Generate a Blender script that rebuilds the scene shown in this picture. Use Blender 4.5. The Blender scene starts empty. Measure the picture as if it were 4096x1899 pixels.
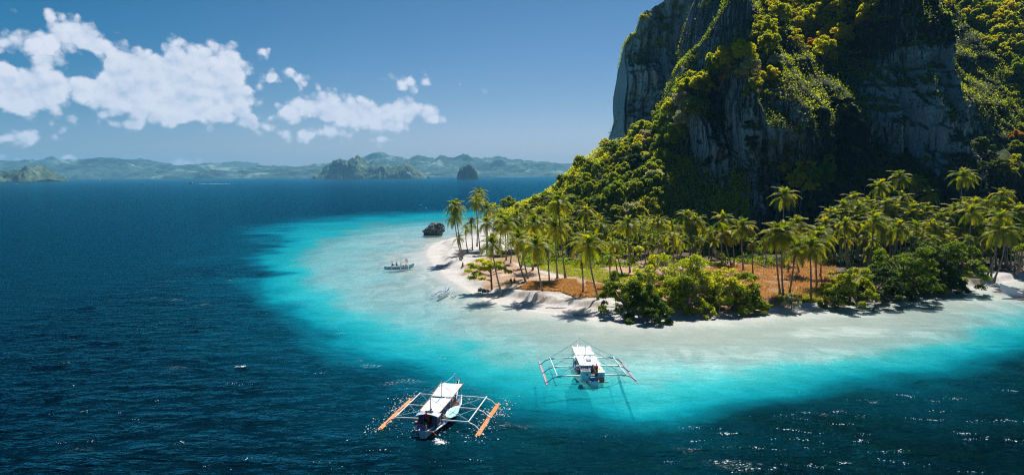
import bpy, bmesh, math, random
import numpy as np
from mathutils import Vector, Matrix, Euler
from mathutils.bvhtree import BVHTree

random.seed(7)
RNG = np.random.default_rng(11)
SC = bpy.context.scene
COL = SC.collection

# ------------------------------------------------------------------ camera
W, H = 4096.0, 1899.0
HFOV = math.radians(72.0)
FPX = W / 2 / math.tan(HFOV / 2)
CAM_H = 25.0
PITCH = math.atan((H / 2 - 699.0) / FPX)
ROLL = math.radians(0.25)
cam_data = bpy.data.cameras.new('camera')
cam = bpy.data.objects.new('camera', cam_data)
COL.objects.link(cam)
cam_data.sensor_width = 36.0
cam_data.lens = 18.0 / math.tan(HFOV / 2)
cam_data.clip_start = 0.5
cam_data.clip_end = 90000.0
CAM_R = Euler((math.pi / 2 - PITCH, 0, 0)).to_matrix() @ Matrix.Rotation(-ROLL, 3, 'Z')
cam.matrix_world = Matrix.Translation((0, 0, CAM_H)) @ CAM_R.to_4x4()
SC.camera = cam

# ------------------------------------------------------------------ light
SUN_EL = math.radians(54.0)
SUN_AZ = math.radians(20.0)          # to the right of straight ahead
sun_data = bpy.data.lights.new('sun', 'SUN')
sun_data.energy = 5.0
sun_data.angle = math.radians(0.5)
sun_data.color = (1.0, 0.94, 0.84)
sun = bpy.data.objects.new('sun', sun_data)
COL.objects.link(sun)
SUN_DIR = Vector((math.sin(SUN_AZ) * math.cos(SUN_EL), math.cos(SUN_AZ) * math.cos(SUN_EL), math.sin(SUN_EL)))
sun.rotation_euler = SUN_DIR.to_track_quat('Z', 'Y').to_euler()

SC.view_settings.view_transform = 'Standard'
SC.view_settings.look = 'None'
SC.view_settings.exposure = 0.70
SC.view_settings.gamma = 1.0
SC.view_settings.use_curve_mapping = False
SC.render.engine = 'CYCLES'
cy = SC.cycles
cy.max_bounces = 6
cy.diffuse_bounces = 2
cy.glossy_bounces = 2
cy.transmission_bounces = 3
cy.transparent_max_bounces = 10
cy.volume_bounces = 0
cy.use_denoising = True
cy.denoiser = 'OPENIMAGEDENOISE'
cy.denoising_input_passes = 'RGB_ALBEDO_NORMAL'
cy.denoising_prefilter = 'NONE'
cy.pixel_filter_type = 'BLACKMAN_HARRIS'
cy.filter_width = 1.1
cy.sample_clamp_indirect = 3.0
cy.sample_clamp_direct = 12.0
cy.use_adaptive_sampling = True
cy.adaptive_threshold = 0.02
cy.caustics_reflective = False
cy.caustics_refractive = False

# ------------------------------------------------------------------ pixel <-> world
def ray(px, py):
    d = CAM_R @ Vector(((px - W / 2) / FPX, -(py - H / 2) / FPX, -1.0))
    return d
def at(px, py, z=0.0):
    d = ray(px, py)
    t = (z - CAM_H) / d.z
    return Vector((d.x * t, d.y * t, z))
def atY(px, py, Y):
    d = ray(px, py)
    t = Y / d.y
    return Vector((d.x * t, Y, CAM_H + d.z * t))
def azel(px, py):
    d = ray(px, py).normalized()
    return math.atan2(d.x, d.y), math.asin(d.z)

# ------------------------------------------------------------------ node helpers
class NT:
    def __init__(self, tree):
        self.t = tree
        self.n = tree.nodes
        self.l = tree.links
    def node(self, typ, **kw):
        nd = self.n.new(typ)
        for k, v in kw.items():
            setattr(nd, k, v)
        return nd
    def put(self, sock, v):
        if v is None:
            return
        if isinstance(v, bpy.types.NodeSocket):
            self.l.new(v, sock)
        else:
            sock.default_value = v
    def math(self, op, a, b=None, c=None, clamp=False):
        nd = self.node('ShaderNodeMath', operation=op, use_clamp=clamp)
        self.put(nd.inputs[0], a)
        self.put(nd.inputs[1], b)
        self.put(nd.inputs[2], c)
        return nd.outputs[0]
    def mix(self, f, a, b, blend='MIX'):
        nd = self.node('ShaderNodeMix', data_type='RGBA', blend_type=blend)
        self.put(nd.inputs[0], f)
        self.put(nd.inputs[6], c4(a))
        self.put(nd.inputs[7], c4(b))
        return nd.outputs[2]
    def smooth(self, v, a, b, lo=0.0, hi=1.0):
        nd = self.node('ShaderNodeMapRange', interpolation_type='SMOOTHSTEP')
        self.put(nd.inputs[0], v)
        self.put(nd.inputs[1], a)
        self.put(nd.inputs[2], b)
        self.put(nd.inputs[3], lo)
        self.put(nd.inputs[4], hi)
        return nd.outputs[0]
    def noise(self, vec, scale, detail=4.0, rough=0.55, dist=0.0, out=0):
        nd = self.node('ShaderNodeTexNoise')
        self.put(nd.inputs['Vector'], vec)
        nd.inputs['Scale'].default_value = scale
        nd.inputs['Detail'].default_value = detail
        nd.inputs['Roughness'].default_value = rough
        nd.inputs['Distortion'].default_value = dist
        return nd.outputs[out]
    def mapping(self, vec, scale=(1, 1, 1), rot=(0, 0, 0), loc=(0, 0, 0)):
        nd = self.node('ShaderNodeMapping')
        self.put(nd.inputs[0], vec)
        nd.inputs['Scale'].default_value = scale
        nd.inputs['Rotation'].default_value = rot
        nd.inputs['Location'].default_value = loc
        return nd.outputs[0]
    def ramp(self, f, stops, interp='LINEAR'):
        nd = self.node('ShaderNodeValToRGB')
        cr = nd.color_ramp
        cr.interpolation = interp
        while len(cr.elements) > 1:
            cr.elements.remove(cr.elements[-1])
        for i, (p, c) in enumerate(stops):
            e = cr.elements[0] if i == 0 else cr.elements.new(p)
            e.position = p
            e.color = c4(c)
        self.put(nd.inputs[0], f)
        return nd.outputs[0]
    def attr(self, name, out='Fac'):
        nd = self.node('ShaderNodeAttribute', attribute_name=name)
        return nd.outputs[out]
    def bump(self, h, strength, dist):
        nd = self.node('ShaderNodeBump')
        self.put(nd.inputs['Height'], h)
        nd.inputs['Strength'].default_value = strength
        nd.inputs['Distance'].default_value = dist
        return nd.outputs[0]
def c4(v):
    if isinstance(v, (tuple, list)) and len(v) == 3:
        return (v[0], v[1], v[2], 1.0)
    return v
def new_mat(name):
    m = bpy.data.materials.new(name)
    m.use_nodes = True
    m.node_tree.nodes.clear()
    T = NT(m.node_tree)
    out = T.node('ShaderNodeOutputMaterial')
    return m, T, out
def principled(T, base, rough=0.6, normal=None, spec=0.5, metal=0.0):
    p = T.node('ShaderNodeBsdfPrincipled')
    T.put(p.inputs['Base Color'], c4(base))
    T.put(p.inputs['Roughness'], rough)
    T.put(p.inputs['Specular IOR Level'], spec)
    T.put(p.inputs['Metallic'], metal)
    if normal is not None:
        T.put(p.inputs['Normal'], normal)
    return p

# ------------------------------------------------------------------ sky with clouds
world = bpy.data.worlds.new('World')
SC.world = world
world.use_nodes = True
world.cycles.sampling_method = 'MANUAL'
world.cycles.sample_map_resolution = 512
WT = NT(world.node_tree)
world.node_tree.nodes.clear()
wout = WT.node('ShaderNodeOutputWorld')
bg = WT.node('ShaderNodeBackground')
SKY_STRENGTH = 0.05
bg.inputs['Strength'].default_value = SKY_STRENGTH
sky = WT.node('ShaderNodeTexSky', sky_type='NISHITA')
sky.sun_disc = False
sky.sun_elevation = SUN_EL
sky.sun_rotation = SUN_AZ
sky.altitude = 0.0
sky.air_density = 1.0
sky.dust_density = 0.3
sky.ozone_density = 3.0
tc = WT.node('ShaderNodeTexCoord')
sep = WT.node('ShaderNodeSeparateXYZ')
WT.l.new(tc.outputs['Generated'], sep.inputs[0])
AZ = WT.math('ARCTAN2', sep.outputs[0], sep.outputs[1])
EL = WT.math('ARCSINE', sep.outputs[2])
def comb(T, x, y, z=0.0):
    nd = T.node('ShaderNodeCombineXYZ')
    T.put(nd.inputs[0], x); T.put(nd.inputs[1], y); T.put(nd.inputs[2], z)
    return nd.outputs[0]
P0 = comb(WT, AZ, WT.math('MULTIPLY', EL, 1.5))
wn = WT.node('ShaderNodeTexNoise'); WT.l.new(P0, wn.inputs['Vector'])
wn.inputs['Scale'].default_value = 16.0; wn.inputs['Detail'].default_value = 9.0; wn.inputs['Roughness'].default_value = 0.62
wsep = WT.node('ShaderNodeSeparateColor'); WT.l.new(wn.outputs['Color'], wsep.inputs[0])
AZw = WT.math('ADD', AZ, WT.math('MULTIPLY_ADD', wsep.outputs[0], 0.055, -0.0275))
ELw = WT.math('ADD', EL, WT.math('MULTIPLY_ADD', wsep.outputs[1], 0.030, -0.015))
CLOUDS = [(185,85,85,42),(75,112,90,24),(0,124,70,16),(235,115,60,34),(140,100,80,30),(15,185,55,52),(100,228,100,56),(60,250,105,34),(160,292,50,14),
          (330,170,75,62),(300,230,125,60),(450,190,165,72),(560,170,65,58),(480,250,165,58),(395,290,88,22),(265,292,50,26),
          (330,311,70,13),(560,235,80,40),(640,305,52,20),(500,290,110,30),(600,238,40,22),(795,265,108,30),(900,280,150,38),(1000,280,95,34),
          (1050,290,48,17),(985,318,46,17),(790,335,64,7),(45,344,43,15),(685,187,13,6),(735,187,22,8),(1020,203,52,15),
          (1163,212,19,11),(1195,237,9,7),(1218,215,9,11),(965,350,18,5),(463,110,22,5),(150,52,26,7),(625,120,20,5),(160,168,26,9),(98,152,24,8),(205,140,22,12),(100,410,110,6),(240,412,60,5),(435,413,40,4)]
DS = 4096.0 / 2575.0
emax = None
bot = None
for (cx, cyy, rx, ry) in CLOUDS:
    a0, e0 = azel(cx * DS, cyy * DS)
    a1, _ = azel((cx + rx) * DS, cyy * DS)
    _, e1 = azel(cx * DS, (cyy - ry) * DS)
    ra, re = abs(a1 - a0), abs(e1 - e0)
    dx = WT.math('MULTIPLY_ADD', AZw, 1 / ra, -a0 / ra)
    dy = WT.math('MULTIPLY_ADD', ELw, 1 / re, -e0 / re)
    q = WT.math('SQRT', WT.math('MULTIPLY_ADD', dx, dx, WT.math('MULTIPLY', dy, dy)))
    s = WT.math('MULTIPLY_ADD', q, -min(ra, re), min(ra, re))
    if ry >= 14:
        bb = WT.math('MULTIPLY', WT.math('SUBTRACT', 1.0, q), WT.math('MULTIPLY', dy, -1.0))
        bot = bb if bot is None else WT.math('MAXIMUM', bot, bb)
    emax = s if emax is None else WT.math('SMOOTH_MAX', emax, s, 0.008)
n_fine = WT.noise(comb(WT, AZ, EL), 60.0, 6.0, 0.6)
def billow(vec):
    r = None
    for sc, w in ((30.0, .6), (78.0, .4)):
        nd = WT.node('ShaderNodeTexVoronoi', feature='F1')
        WT.put(nd.inputs['Vector'], vec)
        nd.inputs['Scale'].default_value = sc
        v = WT.math('MULTIPLY', nd.outputs['Distance'], w)
        r = v if r is None else WT.math('ADD', r, v)
    return r
PB = comb(WT, WT.math('MULTIPLY_ADD', AZw, .45, WT.math('MULTIPLY', AZ, .55)), WT.math('MULTIPLY_ADD', ELw, .45, WT.math('MULTIPLY', EL, .55)))
bl = billow(PB)
PB2 = WT.node('ShaderNodeVectorMath', operation='ADD'); WT.l.new(PB, PB2.inputs[0]); PB2.inputs[1].default_value = (.003, .009, 0)
bl2 = billow(PB2.outputs[0])
dens_raw = WT.math('ADD', emax, WT.math('ADD', WT.math('MULTIPLY_ADD', n_fine, 0.016, -0.008), WT.math('MULTIPLY_ADD', bl, -0.032, 0.0158)))
dens = WT.smooth(dens_raw, -0.004, 0.006)
# billow shading: light comes from above, so compare the noise with itself a little higher up
na = WT.noise(comb(WT, AZw, ELw), 26.0, 7.0, 0.55)
nb = WT.noise(comb(WT, WT.math('ADD', AZw, 0.004), WT.math('ADD', ELw, 0.012)), 26.0, 7.0, 0.55)
relief = WT.math('MULTIPLY_ADD', WT.math('SUBTRACT', na, nb), 1.6, WT.math('MULTIPLY_ADD', WT.math('SUBTRACT', bl2, bl), 1.3, 0.80), clamp=True)
thick = WT.smooth(dens_raw, 0.0, 0.05)
n_big = WT.noise(comb(WT, AZ, WT.math('MULTIPLY', EL, 2.2)), 9.0, 3.0, 0.5)
grey = WT.math('MULTIPLY', thick, WT.math('MAXIMUM', WT.smooth(n_big, 0.54, 0.72), WT.math('MULTIPLY', WT.smooth(bot, .06, .26), WT.smooth(n_big, .34, .56))))
relief = WT.math('SUBTRACT', relief, WT.math('MULTIPLY', grey, 0.45), clamp=True)
K = 1.0 / SKY_STRENGTH / 1.60
ccol = WT.mix(relief, (0.42 * K, 0.55 * K, 0.74 * K), (0.80 * K, 0.83 * K, 0.94 * K))
hsv = WT.node('ShaderNodeHueSaturation')
WT.l.new(sky.outputs[0], hsv.inputs['Color'])
hsv.inputs['Saturation'].default_value = 1.32
hsv.inputs['Value'].default_value = 0.80
front = WT.math('GREATER_THAN', sep.outputs[1], 0.0)
tone = WT.ramp(WT.math('MULTIPLY', EL, 1.6, clamp=True), [(0, (1.26, 1.10, 1.56)), (.16, (.97, .97, 1.14)), (.45, (.80, .90, .92)), (1, (.74, .88, .90))])
skyc = WT.mix(1.0, hsv.outputs[0], tone, 'MULTIPLY')
# the sky deepens away from the sun's side
side = WT.smooth(WT.math('COSINE', WT.math('SUBTRACT', AZ, SUN_AZ)), .50, 1.0)
deep = WT.mix(WT.smooth(EL, .0, .20), (.62, .78, .88), (.20, .73, .83))
skyc = WT.mix(1.0, skyc, WT.mix(side, deep, (1, 1, 1)), 'MULTIPLY')
wcol = WT.mix(WT.math('MULTIPLY', WT.math('MULTIPLY', dens, 0.97), front), skyc, ccol)
WT.l.new(wcol, bg.inputs['Color'])
WT.l.new(bg.outputs[0], wout.inputs['Surface'])

# ------------------------------------------------------------------ numpy noise
def _h(ix, iy, iz, seed):
    h = (ix.astype(np.uint32) * np.uint32(374761393) + iy.astype(np.uint32) * np.uint32(668265263)
         + iz.astype(np.uint32) * np.uint32(2147483647 - 58) + np.uint32((seed * 974711 + 12345) & 0xffffffff))
    h = (h ^ (h >> np.uint32(13))) * np.uint32(1274126177)
    h = h ^ (h >> np.uint32(16))
    h = h * np.uint32(2246822519)
    h = h ^ (h >> np.uint32(15))
    return (h & np.uint32(0xffffff)).astype(np.float64) / float(0xffffff)
def vnoise(x, y, z=0.0, seed=0):
    x, y, z = np.broadcast_arrays(np.asarray(x, float), np.asarray(y, float), np.asarray(z, float))
    fx, fy, fz = np.floor(x), np.floor(y), np.floor(z)
    ix, iy, iz = fx.astype(np.int64), fy.astype(np.int64), fz.astype(np.int64)
    u, v, w = x - fx, y - fy, z - fz
    u = u * u * u * (u * (u * 6 - 15) + 10); v = v * v * v * (v * (v * 6 - 15) + 10); w = w * w * w * (w * (w * 6 - 15) + 10)
    r = 0
    for dx in (0, 1):
        for dy in (0, 1):
            for dz in (0, 1):
                wgt = (u if dx else 1 - u) * (v if dy else 1 - v) * (w if dz else 1 - w)
                r = r + wgt * _h((ix + dx) & 0xffffffff, (iy + dy) & 0xffffffff, (iz + dz) & 0xffffffff, seed)
    return r * 2 - 1
def fbm(x, y, z=0.0, oct=4, seed=0, gain=0.5):
    r, a = 0, 1.0
    for o in range(oct):
        f = 2.03 ** o
        r = r + a * vnoise(np.asarray(x) * f, np.asarray(y) * f, np.asarray(z) * f, seed + o * 17)
        a *= gain
    return r
def ridged(x, y, z=0.0, oct=3, seed=0):
    r, a = 0, 1.0
    for o in range(oct):
        f = 2.1 ** o
        r = r + a * (1 - 2 * np.abs(vnoise(np.asarray(x) * f, np.asarray(y) * f, np.asarray(z) * f, seed + o * 13)))
        a *= 0.5
    return r
def sstep(v, a, b):
    t = np.clip((v - a) / (b - a), 0, 1)
    return t * t * (3 - 2 * t)

# ------------------------------------------------------------------ mesh helpers
def mesh_np(name, verts, quads=None, tris=None, smooth=False):
    me = bpy.data.meshes.new(name)
    verts = np.asarray(verts, dtype=np.float32)
    idx = []; starts = []; tot = []
    s = 0
    for arr, k in ((quads, 4), (tris, 3)):
        if arr is not None and len(arr):
            arr = np.asarray(arr, dtype=np.int32)
            idx.append(arr.reshape(-1)); n = len(arr)
            starts.append(s + np.arange(n, dtype=np.int32) * k); tot.append(np.full(n, k, np.int32)); s += n * k
    idx = np.concatenate(idx); starts = np.concatenate(starts); tot = np.concatenate(tot)
    me.vertices.add(len(verts)); me.vertices.foreach_set('co', verts.reshape(-1))
    me.loops.add(len(idx)); me.loops.foreach_set('vertex_index', idx)
    me.polygons.add(len(starts)); me.polygons.foreach_set('loop_start', starts)
    try:
        me.polygons.foreach_set('loop_total', tot)
    except Exception:
        pass
    me.update(calc_edges=True)
    me.polygons.foreach_set('use_smooth', np.full(len(starts), bool(smooth)))
    me.validate()
    return me
def grid_quads(nu, nv, base=0):
    i, j = np.meshgrid(np.arange(nu - 1), np.arange(nv - 1), indexing='ij')
    a = base + i * nv + j
    return np.stack([a, a + nv, a + nv + 1, a + 1], -1).reshape(-1, 4)
def set_attr(me, name, data, typ='FLOAT'):
    a = me.attributes.new(name, typ, 'POINT')
    if typ == 'FLOAT':
        a.data.foreach_set('value', np.asarray(data, np.float32).reshape(-1))
    else:
        d = np.ones((len(data), 4), np.float32); d[:, :3] = data
        a.data.foreach_set('color', d.reshape(-1))
def link(name, me, mat=None, parent=None):
    o = bpy.data.objects.new(name, me)
    COL.objects.link(o)
    if mat is not None and me is not None:
        if len(me.materials) == 0:
            me.materials.append(mat)
    if parent is not None:
        o.parent = parent
    return o
def tag(o, label=None, cat=None, group=None, kind=None):
    if label: o['label'] = label
    if cat: o['category'] = cat
    if group: o['group'] = group
    if kind: o['kind'] = kind
    return o
def empty(name, loc=(0, 0, 0), rz=0.0):
    o = bpy.data.objects.new(name, None)
    o.empty_display_size = 0.3
    COL.objects.link(o)
    o.location = loc
    o.rotation_euler = (0, 0, rz)
    return o
class MB:
    """collects tubes, boxes and sheets; build() links them as one mesh object"""
    def __init__(self):
        self.v = []; self.f = []
    def add(self, verts, faces):
        b = len(self.v)
        self.v += [tuple(p) for p in verts]
        self.f += [tuple(b + i for i in f) for f in faces]
        return self
    def tube(self, pts, r, n=8, cap=True):
        pts = [Vector(p) for p in pts]
        m = len(pts)
        rs = r if isinstance(r, (list, tuple)) else [r] * m
        vs = []; fs = []
        for i, p in enumerate(pts):
            t = (pts[min(i + 1, m - 1)] - pts[max(i - 1, 0)])
            if t.length < 1e-9: t = Vector((0, 0, 1))
            t.normalize()
            up = Vector((0, 0, 1)) if abs(t.z) < 0.9 else Vector((1, 0, 0))
            a = t.cross(up).normalized(); b = a.cross(t)
            for k in range(n):
                an = 2 * math.pi * k / n
                vs.append(p + (a * math.cos(an) + b * math.sin(an)) * rs[i])
        for i in range(m - 1):
            for k in range(n):
                k2 = (k + 1) % n
                fs.append((i * n + k, i * n + k2, (i + 1) * n + k2, (i + 1) * n + k))
        if cap:
            fs.append(tuple(range(n - 1, -1, -1)))
            fs.append(tuple((m - 1) * n + k for k in range(n)))
        return self.add(vs, fs)
    def box(self, c, s, rz=0.0, taper=1.0):
        vs = []
        for z in (-.5, .5):
            t = taper if z > 0 else 1.0
            for x, y in ((-.5, -.5), (.5, -.5), (.5, .5), (-.5, .5)):
                X, Y = x * s[0] * t, y * s[1] * t
                vs.append((c[0] + X * math.cos(rz) - Y * math.sin(rz), c[1] + X * math.sin(rz) + Y * math.cos(rz), c[2] + z * s[2]))
        return self.add(vs, [(3, 2, 1, 0), (4, 5, 6, 7), (0, 1, 5, 4), (1, 2, 6, 5), (2, 3, 7, 6), (3, 0, 4, 7)])
    def sheet(self, p00, p10, p11, p01, nu=8, nv=8, sag=0.0, thick=0.03):
        p00, p10, p11, p01 = map(Vector, (p00, p10, p11, p01))
        vs = []
        for lay in (0, 1):
            for i in range(nu + 1):
                for j in range(nv + 1):
                    u, v = i / nu, j / nv
                    p = p00 * (1 - u) * (1 - v) + p10 * u * (1 - v) + p11 * u * v + p01 * (1 - u) * v
                    p = p + Vector((0, 0, -sag * 16 * u * (1 - u) * v * (1 - v) * 1.0 - lay * thick))
                    vs.append(p)
        n = (nu + 1) * (nv + 1)
        fs = []
        for i in range(nu):
            for j in range(nv):
                a = i * (nv + 1) + j
                fs.append((a, a + nv + 1, a + nv + 2, a + 1))
                fs.append((n + a + 1, n + a + nv + 2, n + a + nv + 1, n + a))
        rim = [i * (nv + 1) for i in range(nu + 1)] + [nu * (nv + 1) + j for j in range(1, nv + 1)] + \
              [i * (nv + 1) + nv for i in range(nu - 1, -1, -1)] + [j for j in range(nv - 1, 0, -1)]
        for a, b in zip(rim, rim[1:] + rim[:1]):
            fs.append((a, n + a, n + b, b))
        return self.add(vs, fs)
    def loft(self, rings, cap=True):
        n = len(rings[0]); vs = [p for r in rings for p in r]; fs = []
        for i in range(len(rings) - 1):
            for k in range(n - 1):
                fs.append((i * n + k, i * n + k + 1, (i + 1) * n + k + 1, (i + 1) * n + k))
        if cap:
            fs.append(tuple(range(n)))
            fs.append(tuple((len(rings) - 1) * n + k for k in range(n - 1, -1, -1)))
        return self.add(vs, fs)
    def mesh(self, name, smooth=False):
        me = bpy.data.meshes.new(name)
        me.from_pydata(self.v, [], self.f)
        bm = bmesh.new(); bm.from_mesh(me)
        bmesh.ops.recalc_face_normals(bm, faces=bm.faces)
        bm.to_mesh(me); bm.free()
        if smooth:
            for p in me.polygons: p.use_smooth = True
            try: me.set_sharp_from_angle(angle=math.radians(40))
            except Exception: pass
        return me
    def build(self, name, mat, parent=None, smooth=True):
        return link(name, self.mesh(name, smooth), mat, parent)
# ------------------------------------------------------------------ depth contours of the sea floor (world metres)
def poly_world(pts, tail, z=0.0):
    return np.array([(p.x, p.y) for p in (at(a, b, z) for a, b in pts)] + list(tail), float)
S0 = [(2020,862),(1990,893),(1935,930),(1855,953),(1770,962),(1719,984),(1706,1018),(1738,1063),(1775,1100),(1817,1130),(1888,1172),(1934,1197),(1991,1213),
      (2066,1229),(2122,1244),(2192,1252),(2263,1259),(2357,1273),(2427,1282),(2544,1288),(2648,1280),(2841,1270),(2962,1260),(3058,1251),(3179,1242),
      (3269,1233),(3421,1215),(3571,1194),(3722,1173),(3843,1158),(3903,1146),(3981,1134),(4096,1112),(4400,1075),(4800,1040)]
S1 = [(2020,852),(1950,880),(1850,905),(1760,930),(1660,950),(1560,975),(1495,1015),(1490,1062),(1530,1115),(1610,1175),(1710,1228),(1830,1278),
      (1960,1330),(2080,1378),(2250,1405),(2400,1426),(2565,1428),(2720,1420),(2875,1420),(3107,1415),(3340,1395),(3572,1358),(3805,1312),(4096,1246),(4500,1172),(4900,1125)]
S1b = [(2020,848),(1950,866),(1800,886),(1650,900),(1460,920),(1300,952),(1225,1000),(1222,1062),(1285,1130),(1390,1203),(1535,1268),(1685,1320),(1850,1350),
      (1990,1388),(2120,1412),(2250,1432),(2400,1458),(2565,1458),(2720,1450),(2875,1450),(3107,1445),(3340,1424),(3572,1386),(3805,1338),(4096,1270),(4500,1190),(4900,1140)]
S2 = [(2020,838),(1900,848),(1600,868),(1350,888),(1150,922),(1068,972),(1070,1062),(1125,1165),(1215,1250),(1360,1320),(1500,1382),(1700,1445),(1850,1505),
      (2000,1545),(2150,1565),(2300,1592),(2480,1622),(2640,1637),(2875,1614),(3107,1585),(3223,1525),(3417,1478),(3650,1446),(3920,1384),(4096,1330),(4500,1240),(5000,1180)]
S3 = [(2020,830),(1900,836),(1600,846),(1250,862),(1020,905),(950,1000),(985,1150),(1080,1280),(1220,1400),(1430,1520),(1700,1625),(2000,1720),(2300,1750),
      (2600,1750),(3000,1705),(3300,1640),(3500,1570),(3800,1500),(4096,1430),(4500,1320),(5100,1240)]
TAILS = [[(420, 230), (560, 700), (60, 640)], [(500, 190), (620, 760), (40, 700)], [(530, 175), (650, 790), (35, 720)], [(560, 160), (680, 820), (30, 740)], [(640, 140), (760, 900), (20, 800)]]
CONT = [poly_world(s, t) for s, t in zip((S0, S1, S1b, S2, S3), TAILS)]
def seg_dist(P, poly, closed=True):
    d = np.full(len(P), 1e9)
    n = len(poly)
    for i in range(n if closed else n - 1):
        a = poly[i]; b = poly[(i + 1) % n]
        ab = b - a
        t = np.clip(((P - a) @ ab) / max(ab @ ab, 1e-9), 0, 1)
        d = np.minimum(d, np.hypot(P[:, 0] - a[0] - t * ab[0], P[:, 1] - a[1] - t * ab[1]))
    return d
def inside(P, poly):
    r = np.zeros(len(P), bool)
    n = len(poly)
    for i in range(n):
        a = poly[i]; b = poly[(i + 1) % n]
        if a[1] == b[1]: continue
        c = ((a[1] > P[:, 1]) != (b[1] > P[:, 1]))
        r ^= c & (P[:, 0] < (b[0] - a[0]) * (P[:, 1] - a[1]) / (b[1] - a[1]) + a[0])
    return r
FX0, FX1, FY0, FY1, FS = -260.0, 330.0, 34.0, 620.0, 1.5
fx = np.arange(FX0, FX1 + .1, FS); fy = np.arange(FY0, FY1 + .1, FS)
GX, GY = np.meshgrid(fx, fy, indexing='ij')
PP = np.stack([GX.ravel(), GY.ravel()], -1)
# wobble the contours so that they never read as smooth offset curves
wob = np.stack([fbm(PP[:, 0] / 14, PP[:, 1] / 14, 0, 3, 5), fbm(PP[:, 0] / 14, PP[:, 1] / 14, 9.3, 3, 6)], -1)
wob2 = np.stack([fbm(PP[:, 0] / 30, PP[:, 1] / 30, 3.3, 2, 7), fbm(PP[:, 0] / 30, PP[:, 1] / 30, 7.7, 2, 8)], -1)
Pw = PP + wob * np.clip(PP[:, 1:2] / 55, 1.0, 4.5) + wob2 * np.clip(PP[:, 1:2] / 30, 2.0, 7.0)
D = [seg_dist(PP if k == 0 else Pw, c) for k, c in enumerate(CONT)]
I = [inside(PP if k == 0 else Pw, c) for k, c in enumerate(CONT)]
LEVELS = (0.0, 1.0, 1.28, 2.0, 3.0)
LV = 3.0 + np.minimum(D[4] / 40.0, 1.0)
for k in (3, 2, 1, 0):
    m = I[k + 1] & ~I[k]
    LV[m] = LEVELS[k] + (LEVELS[k + 1] - LEVELS[k]) * (D[k] / (D[k] + D[k + 1] + 1e-6))[m]
LV[I[0]] = -D[0][I[0]]
LV = LV.reshape(GX.shape)
def field(x, y, far=4.0):
    x = np.asarray(x, float); y = np.asarray(y, float)
    u = (x - FX0) / FS; v = (y - FY0) / FS
    ok = (u >= 0) & (v >= 0) & (u < len(fx) - 1.001) & (v < len(fy) - 1.001)
    u = np.clip(u, 0, len(fx) - 1.001); v = np.clip(v, 0, len(fy) - 1.001)
    i = u.astype(int); j = v.astype(int); a = u - i; b = v - j
    r = LV[i, j] * (1 - a) * (1 - b) + LV[i + 1, j] * a * (1 - b) + LV[i, j + 1] * (1 - a) * b + LV[i + 1, j + 1] * a * b
    return np.where(ok, r, far)
def ground_z(x, y):
    x = np.asarray(x, float); y = np.asarray(y, float)
    lv = field(x, y)
    d = np.maximum(-lv, 0)
    right = sstep(x, 42, 62)                                    # eroded step stands right at the water there
    b = (4.2 + 2.2 * fbm(x / 26, y / 26, 0, 2, 31)) * (1 - right) + 0.7 * right
    bank = sstep(d, b - 0.3, b + 2.3 - 1.2 * right)
    z = 0.075 * np.minimum(d, b) + bank * (0.95 + 0.35 * fbm(x / 7, y / 7, 0, 2, 41)) + 0.012 * np.maximum(d - b, 0)
    z = z + bank * 0.12 * fbm(x / 3.2, y / 3.2, 0, 3, 43) + 0.03 * fbm(x / 2, y / 2, 0, 3, 44) * sstep(d, 0.3, 2)
    sea = np.interp(np.maximum(lv, 0), [0, .35, 1.0, 1.5, 2.0, 3.0, 4.0], [0, .30, .8, 2.6, 4.6, 8.0, 11.0])
    rip = 0.10 * fbm(x / 4, y / 4, 0, 3, 45) * sstep(lv, 0.1, 0.6)
    return np.where(lv < 0, z, -sea + rip)
def gz(x, y):
    return float(ground_z(np.array([x]), np.array([y]))[0])
def on_ground(px, py):
    """ground point seen at a picture point, with the true ground height"""
    p = at(px, py, 1.2)
    for _ in range(6):
        p = at(px, py, gz(p.x, p.y))
    return p

def axis(segs):
    out = []
    for a, b, s in segs:
        out.append(np.arange(a, b, s))
    return np.concatenate(out)
def geo(a, b, s0, ratio):
    r = [a]; s = s0
    while r[-1] < b:
        s *= ratio; r.append(r[-1] + s)
    return np.array(r)

# ------------------------------------------------------------------ ground (beach, lawn, sea floor) as one sheet
gx = np.concatenate([-geo(75, 330, .9, 1.12)[1:][::-1], np.arange(-75, 150, .75), geo(150, 420, .75, 1.12)])
gy = np.concatenate([np.array([30, 34, 38, 42, 46, 50, 54, 58.]), np.arange(60, 235, .6), geo(235, 700, .6, 1.06)])
X, Y = np.meshgrid(gx, gy, indexing='ij')
Z = ground_z(X, Y)
LVg = field(X, Y)
P2 = np.stack([X.ravel(), Y.ravel()], -1)
def soft(poly_px, blur, seed, z=1.5, amp=2.0, closed=True, width=None):
    poly = np.array([(p.x, p.y) for p in (at(a, b, z) for a, b in poly_px)])
    Q = P2 + np.stack([fbm(P2[:, 0] / 5, P2[:, 1] / 5, 0, 3, seed), fbm(P2[:, 0] / 5, P2[:, 1] / 5, 5, 3, seed + 1)], -1) * amp
    lo, hi = poly.min(0) - 15, poly.max(0) + 15
    near = ((Q > lo) & (Q < hi)).all(1)
    r = np.zeros(len(Q)); Qn = Q[near]
    if closed:
        d = seg_dist(Qn, poly); d = np.where(inside(Qn, poly), -d, d)
    else:
        d = seg_dist(Qn, poly, False) - width
    r[near] = 1 - sstep(d, -blur, blur)
    return r[:, None]
SAND = np.array([.60, .585, .575]); DIRT = np.array([.48, .31, .20]); DRY = np.array([.36, .19, .08]); GREEN = np.array([.26, .29, .05])
GROVE = [(3290,1000),(4200,1030),(4200,1075),(4050,1078),(3960,1085),(3880,1120),(3800,1140),(3560,1180),(3420,1200),(3335,1212),(3310,1150)]
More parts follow.
